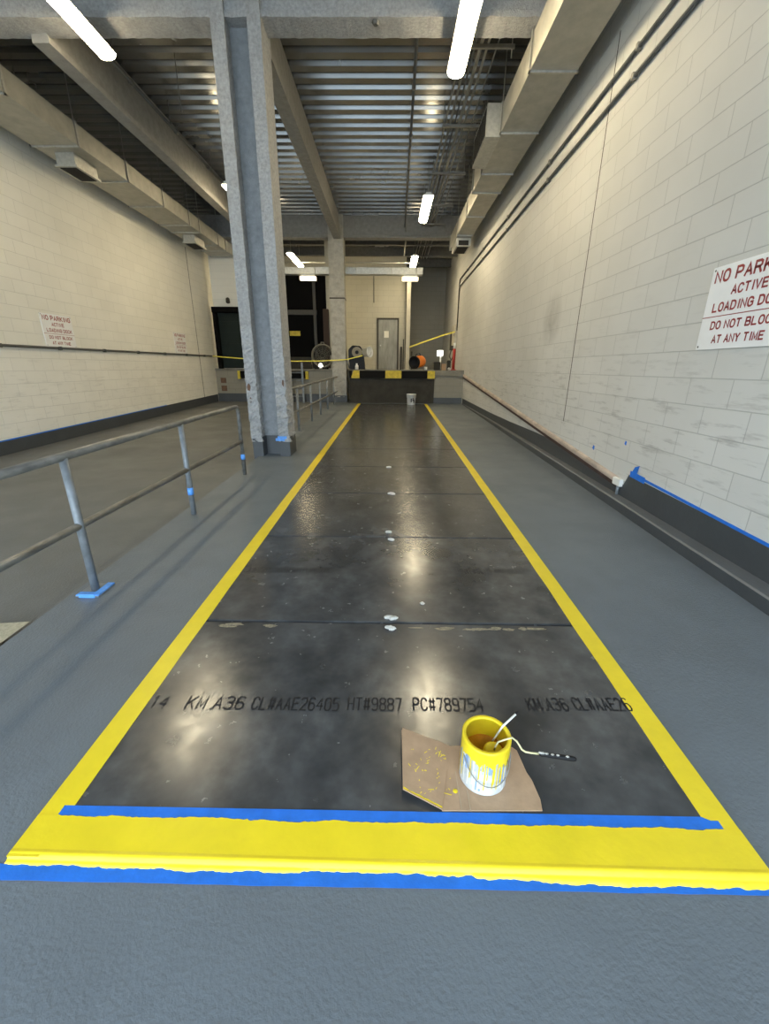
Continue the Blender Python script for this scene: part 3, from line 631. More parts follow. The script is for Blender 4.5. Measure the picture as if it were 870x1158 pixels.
# ================================================================ DUCTS
def ducts(name, label, x0, x1, runs, zb, zt, joints, side, loc):
    t = thing(name, label, 'air duct', loc)
    for (ya, yb, xa, xb) in runs:
        js = [ya] + [j for j in joints if ya < j < yb] + [yb]
        for p, q in zip(js, js[1:]):
            b = MB(); b.box(xa, xb, p + .004, q - .004, zb, zt, .004)
            part('duct_section', b, 'duct', t)
            if q < yb or True:
                b = MB(); e = .022
                b.box(xa - e, xb + e, q - .016, q + .016, zb - e, zb + .002); b.box(xa - e, xa + .002, q - .016, q + .016, zb - e, zt + .01); b.box(xb - .002, xb + e, q - .016, q + .016, zb - e, zt + .01)
                part('flange', b, 'flange', t)
                for xx in (xa - .012, xb + .012):
                    b = MB(); b.box(xx - .006, xx + .006, q - .035, q - .020, zb - .01, 5.86); part('hanger_strap', b, 'conduit2', t)
    return t
dr = ducts('air_duct', 'long galvanised duct hung along the top of the right wall', 0, 0, [(-2.2, 10.23, 1.66, 2.23), (10.23, 14.6, 1.785, 2.21)], 4.86, 5.225, [-.5, .9, 2.3, 3.7, 5.13, 6.53, 7.93, 9.35, 11.65, 13.1], 1, (1.9, 6, 4.86))
b = MB(); b.box(1.44, 1.67, 8.0, 9.1, 4.84, 5.26, .005); rg = part('register', b, 'flange', dr, 'louvred side register')
b = MB()
for k in range(5): b.box(1.433, 1.441, 8.06 + k * .205, 8.22 + k * .205, 4.88, 5.22)
part('louvre', b, 'black', rg, 'dark slots')
b = MB(); b.box(1.80, 2.2, 13.35, 14.2, 4.66, 4.87, .005); rg = part('diffuser', b, 'flange', dr, 'end diffuser box')
b = MB(); b.box(1.86, 2.14, 13.345, 13.351, 4.68, 4.80); b.box(1.85, 2.15, 13.42, 14.13, 4.652, 4.662); part('grille', b, 'black', rg, 'black grille')
dl = ducts('air_duct', 'long galvanised duct hung along the top of the left wall', 0, 0, [(-2.2, 15.7, -6.02, -5.235)], 4.9, 5.225, [-.9, .4, 1.7, 3.0, 4.3, 5.7, 7.05, 8.45, 9.84, 11.2, 12.5, 13.1, 14.4, 15.0], -1, (-5.6, 6, 4.9))
for y0, y1 in ((8.66, 9.26), (13.3, 13.95)):
    b = MB(); b.box(-5.80, -5.48, y0, y1, 4.70, 4.91, .004); b.box(-5.83, -5.45, y0 - .02, y1 + .02, 4.69, 4.72); rg = part('diffuser', b, 'flange', dl, 'square outlet under the duct')
    b = MB(); b.box(-5.78, -5.50, y0 + .03, y1 - .03, 4.682, 4.692); part('grille', b, 'black', rg, 'dark opening')
b = MB(); b.lathe([(.0, .004), (.05, .004), (.06, 0)], (-5.234, 6.93, 5.0), 20, axis=(1, 0, 0)); part('access_cap', b, 'flange', dl, 'round cap on the duct side')
# crosswise duct above the dock
dc = thing('air_duct', 'silver duct running crosswise above the dock behind the far column', 'air duct', (-1.5, 15.45, 4.33))
for a, c in zip([-3.9, -2.5, -1.15, .0, .82], [-2.5, -1.15, .0, .82, 1.04]):
    b = MB(); b.box(a + .006, c - .006, 15.33, 15.60, 4.33, 4.535, .008); part('duct_section', b, 'flange', dc)

# ================================================================ LAMPS
def lamp(x, y0, y1, z, label):
    t = thing('strip_light', label, 'ceiling light', (x, (y0 + y1) / 2, z), 'hanging strip lights')
    b = MB(); b.prism([(x - .118, z + .028), (x - .118, z + .034), (x - .075, z + .05), (x - .055, z + .085), (x + .055, z + .085), (x + .075, z + .05), (x + .118, z + .034), (x + .118, z + .028)], 'y', y0 - .006, y1 + .006); part('housing', b, 'housing', t)
    b = MB(); b.prism([(x - .105, z + .027), (x - .105, z + .018), (x - .085, z - .012), (x - .04, z - .03), (x + .04, z - .03), (x + .085, z - .012), (x + .105, z + .018), (x + .105, z + .027)], 'y', y0, y1)
    part('lens', b, 'lamp', t, 'glowing lens')
    for yy in (y0 + .2, y1 - .2):
        b = MB(); b.sweep([(x, yy, z + .084), (x, yy, 5.85)], .006, 6); part('hanger', b, 'conduit2', t)
LZ = 5.09
lamp(.82, 5.36, 7.06, LZ, 'nearest strip light on the right, at the top edge beside the right duct')
lamp(.82, 11.15, 12.85, LZ, 'middle one of the three right strip lights, in front of the far beam')
lamp(.82, 16.5, 18.2, LZ, 'farthest right strip light, just above the end of the crosswise duct')
lamp(-3.58, 5.02, 6.72, LZ, 'nearest strip light on the left, at the top left corner')
lamp(-3.54, 10.6, 12.3, LZ, 'left strip light mostly hidden behind the near column')
lamp(-3.48, 16.2, 18.1, LZ, 'far left strip light seen just right of the near column')
for x0, x1, lab in ((-3.02, -2.49, 'lit white box fixture under the crosswise duct, left of the far column'), (.36, .89, 'lit white box fixture under the right end of the crosswise duct')):
    t = thing('box_light', lab, 'light fixture', ((x0 + x1) / 2, 15.46, 4.15), 'lit box fixtures under the crosswise duct')
    b = MB(); b.box(x0, x1, 15.38, 15.54, 4.165, 4.275, .01); part('lens', b, 'strip', t, 'glowing box')
    b = MB(); b.box(x0 + .05, x1 - .05, 15.40, 15.52, 4.27, 4.329); part('mount', b, 'housing', t)

# ================================================================ CEILING PIPES
def pipe(label, pts, r, m='conduit2', cat='pipe', group=None, name='ceiling_pipe', joints=()):
    t = MB(); t.sweep(pts, r, 8)
    for yj in joints:
        a, c = Vector(pts[0]), Vector(pts[-1]); f = (yj - a.y) / (c.y - a.y); p = a + (c - a) * f
        d = (c - a).normalized(); t.sweep([p - d * .04, p + d * .04], r * 1.5, 8)
    return solo(name, t, m, label, cat, group)
pipe('dark pipe lengthwise under the deck in mid ceiling, left of the near right lamp', [(.30, 6.75, 5.55), (.40, 14.8, 5.52)], .022, 'conduit', joints=(8.2, 9.6, 11, 13))
pipe('short drop pipe under the far crosswise beam', [(.43, 14.75, 5.5), (.44, 15.3, 5.25), (.45, 16.8, 5.2)], .022)
pipe('sprinkler pipe lengthwise beside the left long beam', [(-3.97, 6.7, 5.5), (-3.97, 14.8, 5.5)], .025, 'conduit', joints=(8, 9.4, 10.8, 12.2))
for k, (x, r, mm, word) in enumerate(((.93, .016, 'conduit2', 'leftmost thin conduit of the ceiling bundle by the right duct'), (1.02, .02, 'conduit2', 'second conduit from the left in the right ceiling bundle'), (1.10, .013, 'conduit', 'thin dark conduit in the middle of the right ceiling bundle'), (1.18, .026, 'conduit2', 'thick pale conduit in the right ceiling bundle'), (1.27, .018, 'conduit2', 'rightmost conduit of the tight right ceiling bundle'), (1.40, .010, 'conduit2', 'thin single conduit between right ceiling bundle and right duct'))):
    pipe(word, [(x, 6.7, 5.565), (x, 18.9, 5.565)], r, mm, 'conduit', 'conduits in the right ceiling bundle', 'ceiling_conduit')
for k, y in enumerate((7.30, 9.23, 11.13, 13.06, 14.55)):
    t = thing('pipe_hanger', ('nearest' , 'second', 'third', 'fourth', 'farthest')[k] + ' crosswise strut under the right ceiling conduits', 'pipe hanger', (1.25, y, 5.5), 'struts carrying the right ceiling conduits')
    b = MB(); b.box(.88, 1.62, y - .02, y + .02, 5.495, 5.535); part('strut', b, 'conduit2', t)
    for x in (.91, 1.585):
        b = MB(); b.sweep([(x, y, 5.40 if x > 1 else 5.5), (x, y, 5.85)], .008, 6); part('rod', b, 'conduit2', t)
pipe('thin pale pipe running crosswise in front of the crosswise duct', [(-4.1, 17.5, 5.115), (1.03, 17.5, 5.115)], .018, 'flange')
pipe('dark pipe hanging down the back wall left of the grey door', [(-.70, 18.75, 5.0), (-.70, 18.75, 3.95)], .018, 'conduit')
# dark joists over the dock
for k, y in enumerate((16.0, 16.9, 18.4, 20.2)):
    b = MB(); b.box(-6.3, 2.55, y - .03, y + .03, 5.55, 5.83); b.box(-6.3, 2.55, y - .07, y + .07, 5.53, 5.56)
    solo('roof_joist', b, 'conduit', ('first', 'second', 'third', 'rearmost')[k] + ' dark joist across the ceiling over the dock', 'joist', 'dark joists over the dock')
for k, (x, y, dx) in enumerate(((-3.97, 7.6, 0), (-3.97, 9.2, 0), (-3.97, 11.0, 0), (-3.3, 8.1, 0), (-3.0, 9.0, 0))):
    b = MB(); b.sweep([(x, y, 5.50 if k < 3 else 5.2), (x, y, 5.86)], .007, 6); b.lathe([(0, .012), (.018, .012), (.018, -.012), (0, -.012)], (x, y, 5.53 if k < 3 else 5.2), 10)
    solo('hanger_rod', b, 'conduit', ('first', 'second', 'third')[k] + ' thin rod holding the sprinkler pipe beside the left long beam' if k < 3 else ('nearer' if k == 3 else 'farther') + ' thin rod hanging free from the deck left of the near column', 'rod', 'thin hanger rods on the left', loc=(x, y, 5.6))
# right wall conduits
def wall_conduit(z0, z1, label):
    t = thing('wall_conduit', label, 'conduit', (XR, 8, z0), 'conduits along the right wall')
    b = MB(); x = XR - .028
    b.sweep([(x, -2.5, z0), (x, 16.35, z1), (x, 16.47, z1 - .03), (x, 16.5, z1 - .15), (x, 16.5, 2.75)], .020, 10); part('tube', b, 'conduit', t)
    for k in range(7):
        y = .6 + 2.4 * k; z = z0 + (z1 - z0) * (y + 2.5) / 18.85
        b = MB(); b.box(XR - .055, XR + .002, y - .02, y + .02, z - .03, z + .03, .006); part('clamp', b, 'conduit2', t)
wall_conduit(4.50, 4.40, 'upper one of two dark conduits along the right wall')
wall_conduit(4.27, 4.17, 'lower one of two dark conduits along the right wall')
t = thing('wall_conduit', 'dark conduit along the left wall just below the signs', 'conduit', (XL, 8, 1.76)); b = MB(); b.sweep([(XL + .03, -2.5, 1.69), (XL + .03, 15.7, 1.80)], .022, 10); part('tube', b, 'conduit', t)
for k in range(12):
    y = .6 + 1.3 * k; z = 1.69 + .11 * (y + 2.5) / 18.2; b = MB(); b.box(XL - .002, XL + .06, y - .02, y + .02, z - .035, z + .028, .006); part('clamp', b, 'conduit', t)

# ================================================================ SIGNS
def sign(label, side, y_left, y_right, z0, z1, faded=False):
    """board on a side wall; y_left is the reader's left edge"""
    s = 1 if side == 'right' else -1; xw = XR if s > 0 else XL; xf = xw - s * .012
    w = abs(y_right - y_left); h = z1 - z0
    t = thing('no_parking_sign', label, 'sign', (xw, (y_left + y_right) / 2, z0), 'no parking signs on the side walls')
    ya, yb = sorted((y_left, y_right)); xa, xb = sorted((xw, xf))
    b = MB(); b.box(xa, xb, ya, yb, z0, z1, .003); part('board', b, 'sign', t)
    ux = Vector((0, -s, 0)); uz = Vector((0, 0, 1))
    o = Vector((xf, y_left, z0))
    def line(txt, u0, u1, v0, v1): text_mesh('lettering', txt, 'signtext', t, o + ux * (u0 * w) + uz * (v0 * h), ux, uz, (u1 - u0) * w, (v1 - v0) * h, bold=.19, depth=.0015)
    line('NO PARKING', .05, .95, .80, .95); line('ACTIVE', .30, .70, .63, .745); line('LOADING DOCK', .11, .93, .45, .565)
    line('DO NOT BLOCK', .14, .90, .24, .345); line('AT ANY TIME', .20, .80, .07, .175)
    b = MB(); q = o + uz * (.40 * h); e = -s * .0012
    b.quad(q + Vector((e, 0, -.003)), q + ux * w + Vector((e, 0, -.003)), q + ux * w + Vector((e, 0, .003)), q + Vector((e, 0, .003))); part('divider', b, 'signtext', t, 'red dividing rule')
    b = MB()
    for u in (.03, .97):
        for v in (.04, .96): b.lathe([(0, .003), (.006, .002), (.008, 0)], o + ux * (u * w) + uz * (v * h), 10, axis=(-s, 0, 0))
    part('screw', b, 'conduit', t)
sign('large white no parking sign with red letters on the right wall at the picture edge', 'right', 3.585, 2.805, 1.594, 2.170)
sign('nearer white no parking sign on the left wall above the conduit', 'left', 8.11, 8.885, 1.775, 2.345)
sign('farther white no parking sign on the left wall towards the green door', 'left', 12.98, 13.72, 1.82, 2.385)

# ================================================================ RAILINGS
def railing(label, posts, x_of, ztop, zmid, y0, y1, bend, taped, flangepost):
    t = thing('pipe_railing', label, 'railing', (x_of((y0 + y1) / 2), (y0 + y1) / 2, fz((y0 + y1) / 2)), 'grey pipe railings along the kerb')
    r = .025
    P = lambda y, z: (x_of(y), y, z)
    pts = [P(y0, ztop(y0)), P(y1 - .10, ztop(y1 - .1))]
    if bend: pts += [P(y1 - .05, ztop(y1) - .008), P(y1 - .015, ztop(y1) - .035), P(y1, ztop(y1) - .09), P(y1, fz(y1))]
    else: pts[-1] = P(y1, ztop(y1))
    b = MB(); b.sweep(pts, r, 14); part('top_rail', b, 'pipe', t)
    b = MB(); b.sweep([P(y0, zmid(y0)), P(y1, zmid(y1))], r * .92, 14); part('mid_rail', b, 'pipe', t)
    for y in posts:
        b = MB(); b.sweep([P(y, fz(y)), P(y, ztop(y) - .01)], r, 14); po = part('post', b, 'post', t)
        if y in flangepost and y > 5:
            b = MB(); x = x_of(y); b.box(x - .075, x + .075, y - .085, y + .085, fz(y), fz(y) + .010, .003); part('base_plate', b, 'post', po)
        elif y in flangepost:
            b = MB(); x = x_of(y); b.box(x - .075, x + .075, y - .085, y + .085, fz(y), fz(y) + .010, .003); fl = part('base_plate', b, 'post', po)
            b = MB(); z = fz(y) + .010
            b.box(x - .072, x + .072, y - .086, y - .040, z, z + .006, .002); b.box(x + .03, x + .076, y - .08, y + .08, z, z + .009, .002); b.box(x - .05, x + .05, y - .089, y - .084, z - .012, z + .014, .001); part('tape_wrap', b, 'bluel', po, 'blue masking tape round the foot')
        if y in taped:
            b = MB(); b.sweep([P(y, fz(y) + .20), P(y, fz(y) + .27)], r + .003, 12); part('tape_band', b, 'bluel', po, 'blue tape band')
    if bend:
        b = MB(); b.sweep([P(y1, fz(y1) + .20), P(y1, fz(y1) + .27)], r + .003, 12); part('tape_band', b, 'bluel', t, 'blue tape band')
    return t
railing('near pipe railing at left with blue taped post feet', [.95, 2.37, 3.79], lambda y: -1.915 + .008 * (y - 2.3), lambda y: .905 + .0145 * y, lambda y: .478 + .0122 * y, -1.2, 5.26, True, [3.79], [2.37, .95])
railing('far pipe railing behind the near column, running to the far column', [7.35, 8.75, 10.15, 11.4, 12.6, 13.96], lambda y: -1.90 + .014 * (y - 8.5), lambda y: 1.05 + .0152 * (y - 8.5), lambda y: .592 + .0118 * (y - 8.5), 7.0, 14.75, False, [], [8.75])

# sloping rail on the right wall
t = thing('sloping_rail', 'worn tan steel rail sloping down the right wall from the dock to the base', 'rail', (XR, 9, .6))
def zb_(y): return .283 + .0852 * (y - 4.37)
b = MB()
A = [(XR, .022), (XR - .026, .024), (XR - .034, .034), (XR - .034, .060), (XR - .024, .078), (XR, .086)]
ys = [4.30 + 10.2 * k / 40 for k in range(41)]; rings = []
for y in ys:
    g = 1 + .35 * (y - 4.3) / 10.2
    rings.append([b.bm.verts.new((x + .004 * noise.noise(Vector((y * 5, z * 40, 0))), y, zb_(y) + z * g)) for x, z in A])
for p, q in zip(rings, rings[1:]):
    for k in range(5): b.bm.faces.new((p[k], p[k + 1], q[k + 1], q[k]))
b.bm.faces.new(rings[0]); b.bm.faces.new(rings[-1][::-1]); bmesh.ops.recalc_face_normals(b.bm, faces=b.bm.faces)
part('rail_cap', b, 'tanrail', t, 'tan scuffed upper part')
b = MB()
rings = [[b.bm.verts.new(q) for q in ((XR, y, zb_(y) - .012), (XR - .030, y, zb_(y) - .012), (XR - .030, y, zb_(y) + .024), (XR, y, zb_(y) + .024))] for y in ys]
for p, q in zip(rings, rings[1:]):
    for k in range(3): b.bm.faces.new((p[k], p[k + 1], q[k + 1], q[k]))
b.bm.faces.new(rings[0]); bmesh.ops.recalc_face_normals(b.bm, faces=b.bm.faces)
part('shadow_strip', b, 'railshade', t, 'dark strip painted as the shadow under the rail')  # shadow line below the rail, put in as a dark strip
b = MB(); b.box(XR - .045, XR, 4.21, 4.36, zb_(4.3) + .005, zb_(4.3) + .085, .012); part('end_wrap', b, 'white', t, 'white wrapped end')
b = MB(); b.sweep([(XR - .025, 4.26, fz(4.2) + .10), (XR - .025, 4.26, zb_(4.3) + .02)], .015, 10); part('foot', b, 'post', t, 'short grey foot')

# ================================================================ THE DOCK
# middle dock face: dark steel plate, striped bumper beam
t = thing('dock_apron', 'dark steel dock face at the end of the lane below the striped edge', 'dock face', (.06, 14.55, fz(14.5)))
b = MB(); b.box(-1.36, 1.48, 14.52, 14.62, .29, 1.10, .005); part('face_plate', b, 'dockst', t)
b = MB(); b.box(-1.38, 1.50, 14.46, 14.64, 1.355, 1.385, .004); part('top_edge', b, 'concrete', t, 'worn grey top edge')
x0 = -1.36
for x1, m in ((-1.28, 'dockblk'), (-1.02, 'dockyel'), (-.16, 'dockblk'), (.375, 'dockyel'), (1.235, 'dockblk'), (1.48, 'dockyel')):
    b = MB()
    if m == 'dockyel' and x0 < -1: b.prism([(x0 - .03, 1.115), (x1, 1.115), (x1, 1.355), (x0 + .07, 1.355)], 'y', 14.45, 14.60)
    else: b.box(x0, x1, 14.45, 14.60, 1.115, 1.355, .004)
    part('edge_stripe', b, m, t, 'yellow stripe' if m == 'dockyel' else 'black stripe'); x0 = x1
# left dock doors
t = thing('dock_door', 'dark green dock door at left behind the near column', 'dock door', (-5.2, 15.8, DOCKZ), 'dock doors on the left dock')
b = MB(); b.box(-6.12, -4.72, 15.78, 15.835, DOCKZ + .02, 3.20)
for k in range(5): b.box(-6.0, -4.8, 15.77, 15.78, 1.5 + .36 * k, 1.505 + .36 * k)
part('door_panel', b, 'green', t)
for n_, q in (('side_pad', (-6.16, -6.02, 15.62, 15.838, DOCKZ, 3.22)), ('side_pad', (-4.86, -4.72, 15.62, 15.838, DOCKZ, 3.22)), ('head_pad', (-6.16, -4.72, 15.58, 15.838, 3.20, 3.38))):
    b = MB(); b.box(*q, .015); part(n_, b, 'darkvoid_pad', t)
b = MB(); b.box(-6.16, -4.6, 15.84, 15.98, DOCKZ, 5.9); struct('wall_dock', b, 'wall_l')
# small lamp above the green door
t = thing('door_lamp', 'small dark lamp on the wall above the green dock door', 'wall lamp', (-5.6, 15.85, 3.5)); b = MB(); b.lathe([(.03, 0), (.07, .03), (.06, .16), (.02, .19), (0, .19)], (-5.62, 15.78, 3.50), 14); part('shade', b, 'frame', t); b = MB(); b.sweep([(-5.62, 15.85, 3.6), (-5.62, 15.75, 3.66)], .015, 8); part('bracket', b, 'frame', t)
t = thing('dock_door', 'tall black dock opening with door tracks between near and far column', 'dock door', (-3.3, 15.9, DOCKZ), 'dock doors on the left dock')
b = MB(); b.box(-4.5, -2.30, 16.34, 16.40, DOCKZ, 4.62)
part('door_panel', b, 'darkvoid_pad', t)  # near-black sheet across the opening; the unlit depth is in its colour
b = MB(); b.box(-4.5, -2.65, 16.29, 16.34, 3.22, 3.38); part('cross_rail', b, 'frame', t, 'dark grey cross rail')
for x in (-4.45, -2.72):
    b = MB(); b.box(x - .05, x + .05, 16.26, 16.34, DOCKZ, 4.3); part('door_track', b, 'frame', t)
b = MB(); b.box(-2.42, -2.22, 16.16, 16.30, DOCKZ + .05, 3.40, .02); part('side_pad', b, 'pad', t, 'brown rubber pad')
b = MB(); b.box(-3.66, -3.28, 16.26, 16.28, 2.52, 2.68); part('door_plate', b, 'dockyel', t, 'yellow plate')
b = MB(); b.box(-4.5, -2.45, 16.20, 16.23, DOCKZ, 1.80); part('lip_plate', b, 'dockst', t, 'dull yellow brown leveller lip')
b = MB(); b.box(-2.30, -1.6, 16.31, 16.42, DOCKZ, 5.83); b.box(-4.72, -4.5, 16.2, 16.42, DOCKZ, 5.83); struct('wall_pier', b, 'wall_b')
for k, (a, c) in enumerate(((-5.50, -4.75), (-4.0, -2.95))):
    t = thing('dock_bumper', 'black rubber bumper with yellow ends under the ' + ('green dock door' if k == 0 else 'tall black dock opening'), 'dock bumper', ((a + c) / 2, 15.7, 1.1), 'rubber bumpers on the left dock')
    b = MB(); b.box(a + .1, c - .1, 15.60, 15.755, 1.06, 1.30, .02); part('block', b, 'dockblk', t)
    for x in (a, c - .1):
        b = MB(); b.box(x, x + .1, 15.62, 15.755, 1.03, 1.31, .01); part('end_plate', b, 'dockyel', t, 'yellow end')
for k, (za, zb2) in enumerate(((.88, 1.06), (.60, .79))):
    b = MB(); b.box(-6.17, -5.98, 15.725, 15.765, za, zb2, .006); solo('wall_vent', b, 'rust', ('upper' if k == 0 else 'lower') + ' small brown square plate on the left dock face', 'vent', 'brown square plates')
# ladder in front of the left dock
t = thing('dock_ladder', 'pale steel ladder leaning on the left dock behind the far railing', 'ladder', (-3.3, 15.3, fz(15.3) + LOW))
for x in (-3.55, -3.12):
    b = MB(); b.box(x - .035, x + .035, 15.42, 15.48, .2, 1.60, .006); part('stile', b, 'post', t)
for k in range(4):
    b = MB(); b.sweep([(-3.55, 15.45, .45 + .27 * k), (-3.12, 15.45, .45 + .27 * k)], .018, 8); part('rung', b, 'post', t)
# drum fan on the left dock
t = thing('drum_fan', 'round dark drum fan standing on the left dock beside the far column', 'fan', (-2.5, 16.05, DOCKZ))
fcn = Vector((-2.44, 15.96, 1.84)); ax = Vector((0, -1, 0))
b = MB(); b.lathe([(.36, -.12), (.40, -.12), (.40, .12), (.38, .13), (.36, .12), (.36, -.12)], fcn, 36, axis=ax); part('drum', b, 'fanring', t)
b = MB()
for r in (.08, .14, .20, .26, .32, .36): b.lathe([(r - .004, .118), (r, .124), (r + .004, .118), (r, .112), (r - .004, .118)], fcn, 36, axis=ax)
for k in range(12):
    a = 2 * PI * k / 12; b.sweep([fcn + Vector((.06 * math.cos(a), -.122, .06 * math.sin(a))), fcn + Vector((.37 * math.cos(a), -.122, .37 * math.sin(a)))], .004, 6)
part('guard', b, 'fanring', t)
b = MB()
for k in range(4):
    a = PI / 2 * k + .4; u = Vector((math.cos(a), 0, math.sin(a))); v = Vector((-u.z, 0, u.x))
    q = [fcn + u * .05 - v * .05, fcn + u * .33 - v * .10 + Vector((0, -.05, 0)), fcn + u * .34 + v * .12 + Vector((0, .05, 0)), fcn + u * .06 + v * .05]; b.quad(*q)
part('blade', b, 'fanm', t)
b = MB(); b.lathe([(0, .05), (.06, .05), (.07, -.05), (0, -.05)], fcn, 16, axis=ax); part('hub', b, 'fanm', t)
b = MB(); b.box(fcn.x - .10, fcn.x + .10, 16.09, 16.12, DOCKZ + .0, 2.2); part('back_plate', b, 'fanm', t)
b = MB(); b.sweep([(fcn.x - .06, fcn.y, 2.22), (fcn.x - .05, fcn.y, 2.29), (fcn.x + .05, fcn.y, 2.29), (fcn.x + .06, fcn.y, 2.22)], .018, 8); part('handle', b, 'fanring', t)
for s in (-1, 1):
    b = MB(); b.sweep([(fcn.x + s * .39, fcn.y, 1.83), (fcn.x + s * .42, fcn.y, 1.6), (fcn.x + s * .36, fcn.y - .12, DOCKZ + .02), (fcn.x + s * .36, fcn.y + .12, DOCKZ + .02)], .018, 8); part('leg', b, 'fanring', t)
b = MB(); b.lathe([(0, .0), (.07, .0), (.085, .02), (.08, .05), (.045, .11), (0, .13)], (-2.50, 15.72, 1.46), 16); o = solo('work_lamp', b, 'hotlamp', 'small glowing white lamp on the dock edge under the drum fan', 'work lamp', loc=(-2.5, 15.72, 1.46))
b = MB(); b.lathe([(0, 0), (.05, 0), (.05, .05), (.02, .085), (0, .085)], (-2.50, 15.72, 1.387), 16); part('lamp_foot', b, 'white', o)
# black blower with a round pale lid on the middle dock
t = thing('floor_blower', 'black blower with an octagonal top on the dock right of far column', 'blower', (-1.17, 15.0, DOCKZ))
b = MB(); b.prism([(-1.37, DOCKZ), (-.86, DOCKZ), (-.90, 1.70), (-.92, 1.98), (-1.02, 2.13), (-1.28, 2.15), (-1.42, 2.02), (-1.42, 1.78)], 'y', 14.92, 15.3); bmesh.ops.bevel(b.bm, geom=b.bm.edges[:], offset=.015, segments=2, affect='EDGES'); part('housing', b, 'blackp', t)
b = MB(); b.lathe([(.07, 0), (.16, 0), (.17, .02), (.16, .04), (.07, .05), (.06, .02), (.07, 0)], (-1.13, 14.93, 1.93), 22, axis=(0, -1, 0)); part('intake_ring', b, 'fanring', t, 'pale ring on the front')
b = MB(); b.sweep([(-1.40, 15.0, 1.42), (-1.46, 14.95, 1.62), (-1.40, 14.95, 1.72)], .03, 8); part('hose', b, 'flange', t, 'grey hose at the side')
t = thing('bucket', 'white bucket hung on its side at the right of the black blower', 'bucket', (-.80, 15.0, 1.9), 'white buckets')
b = MB(); b.lathe([(0, 0), (.13, 0), (.165, .26), (.175, .26), (.175, .29), (.16, .29), (.125, .02), (0, .02)], (-.93, 15.05, 1.93), 26, axis=(.85, -.52, .05)); part('body', b, 'white', t)
b = MB(); b.sweep([(-.80 + .16 * math.cos(a), 14.84 + .07 * math.sin(a) * .3, 1.95 + .16 * math.sin(a)) for a in (PI + PI * k / 10 for k in range(11))], .006, 6); part('handle', b, 'conduit2', t)
b = MB(); b.lathe([(0, 0), (.055, 0), (.055, .11), (.03, .15), (.03, .19), (0, .19)], (-1.12, 14.66, DOCKZ + .012), 16); solo('spray_bottle', b, 'white', 'small white bottle on the dock edge in front of the black blower', 'bottle', loc=(-1.12, 14.66, DOCKZ + .012))
# orange heater
t = thing('barrel_heater', 'orange barrel heater with a black mouth on the dock right of the pole', 'heater', (.88, 15.0, DOCKZ))
hc = Vector((.80, 14.86, 1.62)); ax = Vector((.62, .78, .10)).normalized()
b = MB(); b.lathe([(.175, .02), (.19, .0), (.19, .42), (.17, .46), (.0, .46)], hc, 28, axis=ax); part('barrel', b, 'orange', t)
b = MB(); b.lathe([(.0, .20), (.165, .20), (.175, .0), (.205, -.02), (.205, .06), (.19, .06)], hc, 28, axis=ax); part('mouth', b, 'blackp', t, 'black mouth ring')
b = MB(); b.lathe([(.0, .0), (.12, .0), (.14, .05), (.10, .06)], hc + ax * .46, 20, axis=ax); part('rear_guard', b, 'red', t, 'dark red rear')
b = MB(); b.sweep([hc + ax * .1 + Vector((0, 0, .19)), hc + ax * .12 + Vector((0, 0, .25)), hc + ax * .32 + Vector((0, 0, .27)), hc + ax * .36 + Vector((0, 0, .20))], .014, 8); part('handle', b, 'blackp', t)
for f in (.08, .38):
    q = hc + ax * f
    for s in (-1, 1):
        w = Vector((ax.y, -ax.x, 0)) * s * .14; b = MB(); b.sweep([q + w * .8 - Vector((0, 0, .14)), Vector((q.x + w.x, q.y + w.y, DOCKZ + .008))], .012, 8); part('leg', b, 'conduit2', t)
b = MB(); b.lathe([(0, 0), (.045, 0), (.05, .10), (0, .10)], (1.19, 14.72, DOCKZ + .012), 14); solo('paper_cup', b, 'white', 'small white cup on the dock edge right of the orange heater', 'cup', loc=(1.19, 14.72, DOCKZ + .012))
b = MB(); b.blob((1.98, 14.72, DOCKZ + .045), (.06, .05, .045), 3); solo('paper_ball', b, 'chip', 'crumpled white scrap on the dock edge by the red pipe', 'paper scrap', loc=(1.98, 14.72, DOCKZ + .012))
# door in the back wall
t = thing('steel_door', 'plastic wrapped grey door in a dark frame on the back wall', 'door', (-.12, YB, DOCKZ))
b = MB(); b.box(-.52, .285, YB - .05, YB + .01, DOCKZ + .01, 3.37, .004); part('leaf', b, 'doorst', t)
b = MB(); b.box(-.585, -.515, YB - .07, YB, DOCKZ, 3.43); b.box(.28, .35, YB - .07, YB, DOCKZ, 3.43); b.box(-.585, .35, YB - .07, YB, 3.36, 3.43); part('frame', b, 'frame', t, 'dark frame')
b = MB(); b.box(-.28, -.08, YB - .056, YB - .049, 2.66, 2.92); part('notice', b, 'paper', t, 'pale paper notice'); b = MB(); b.lathe([(0, .06), (.03, .05), (.03, 0)], (-.43, YB - .05, 2.35), 12, axis=(0, -1, 0)); part('knob', b, 'sil', t)
b = MB(); b.box(.635, .80, 18.62, 18.74, DOCKZ, 4.95, .01); t = thing('wall_post', 'cream square post at the corner right of the grey door', 'post', (.72, 18.68, DOCKZ)); part('shaft', b, 'polew', t)
b = MB(); b.box(.60, .84, 18.58, 18.78, DOCKZ, DOCKZ + .02); part('foot', b, 'polew', t)
b = MB(); b.sweep([(.90, 18.66, DOCKZ), (.90, 18.66, 2.1)], .02, 8); solo('iron_bar', b, 'frame', 'short dark bar upright against the cream post', 'bar', loc=(.9, 18.66, DOCKZ))
b = MB(); b.box(.42, .50, 19.05, 19.15, DOCKZ, 2.3); b.box(.53, .575, 19.02, 19.1, DOCKZ, 2.6); solo('leaning_boards', b, 'frame', 'dark boards standing against the back wall between door and post', 'boards')
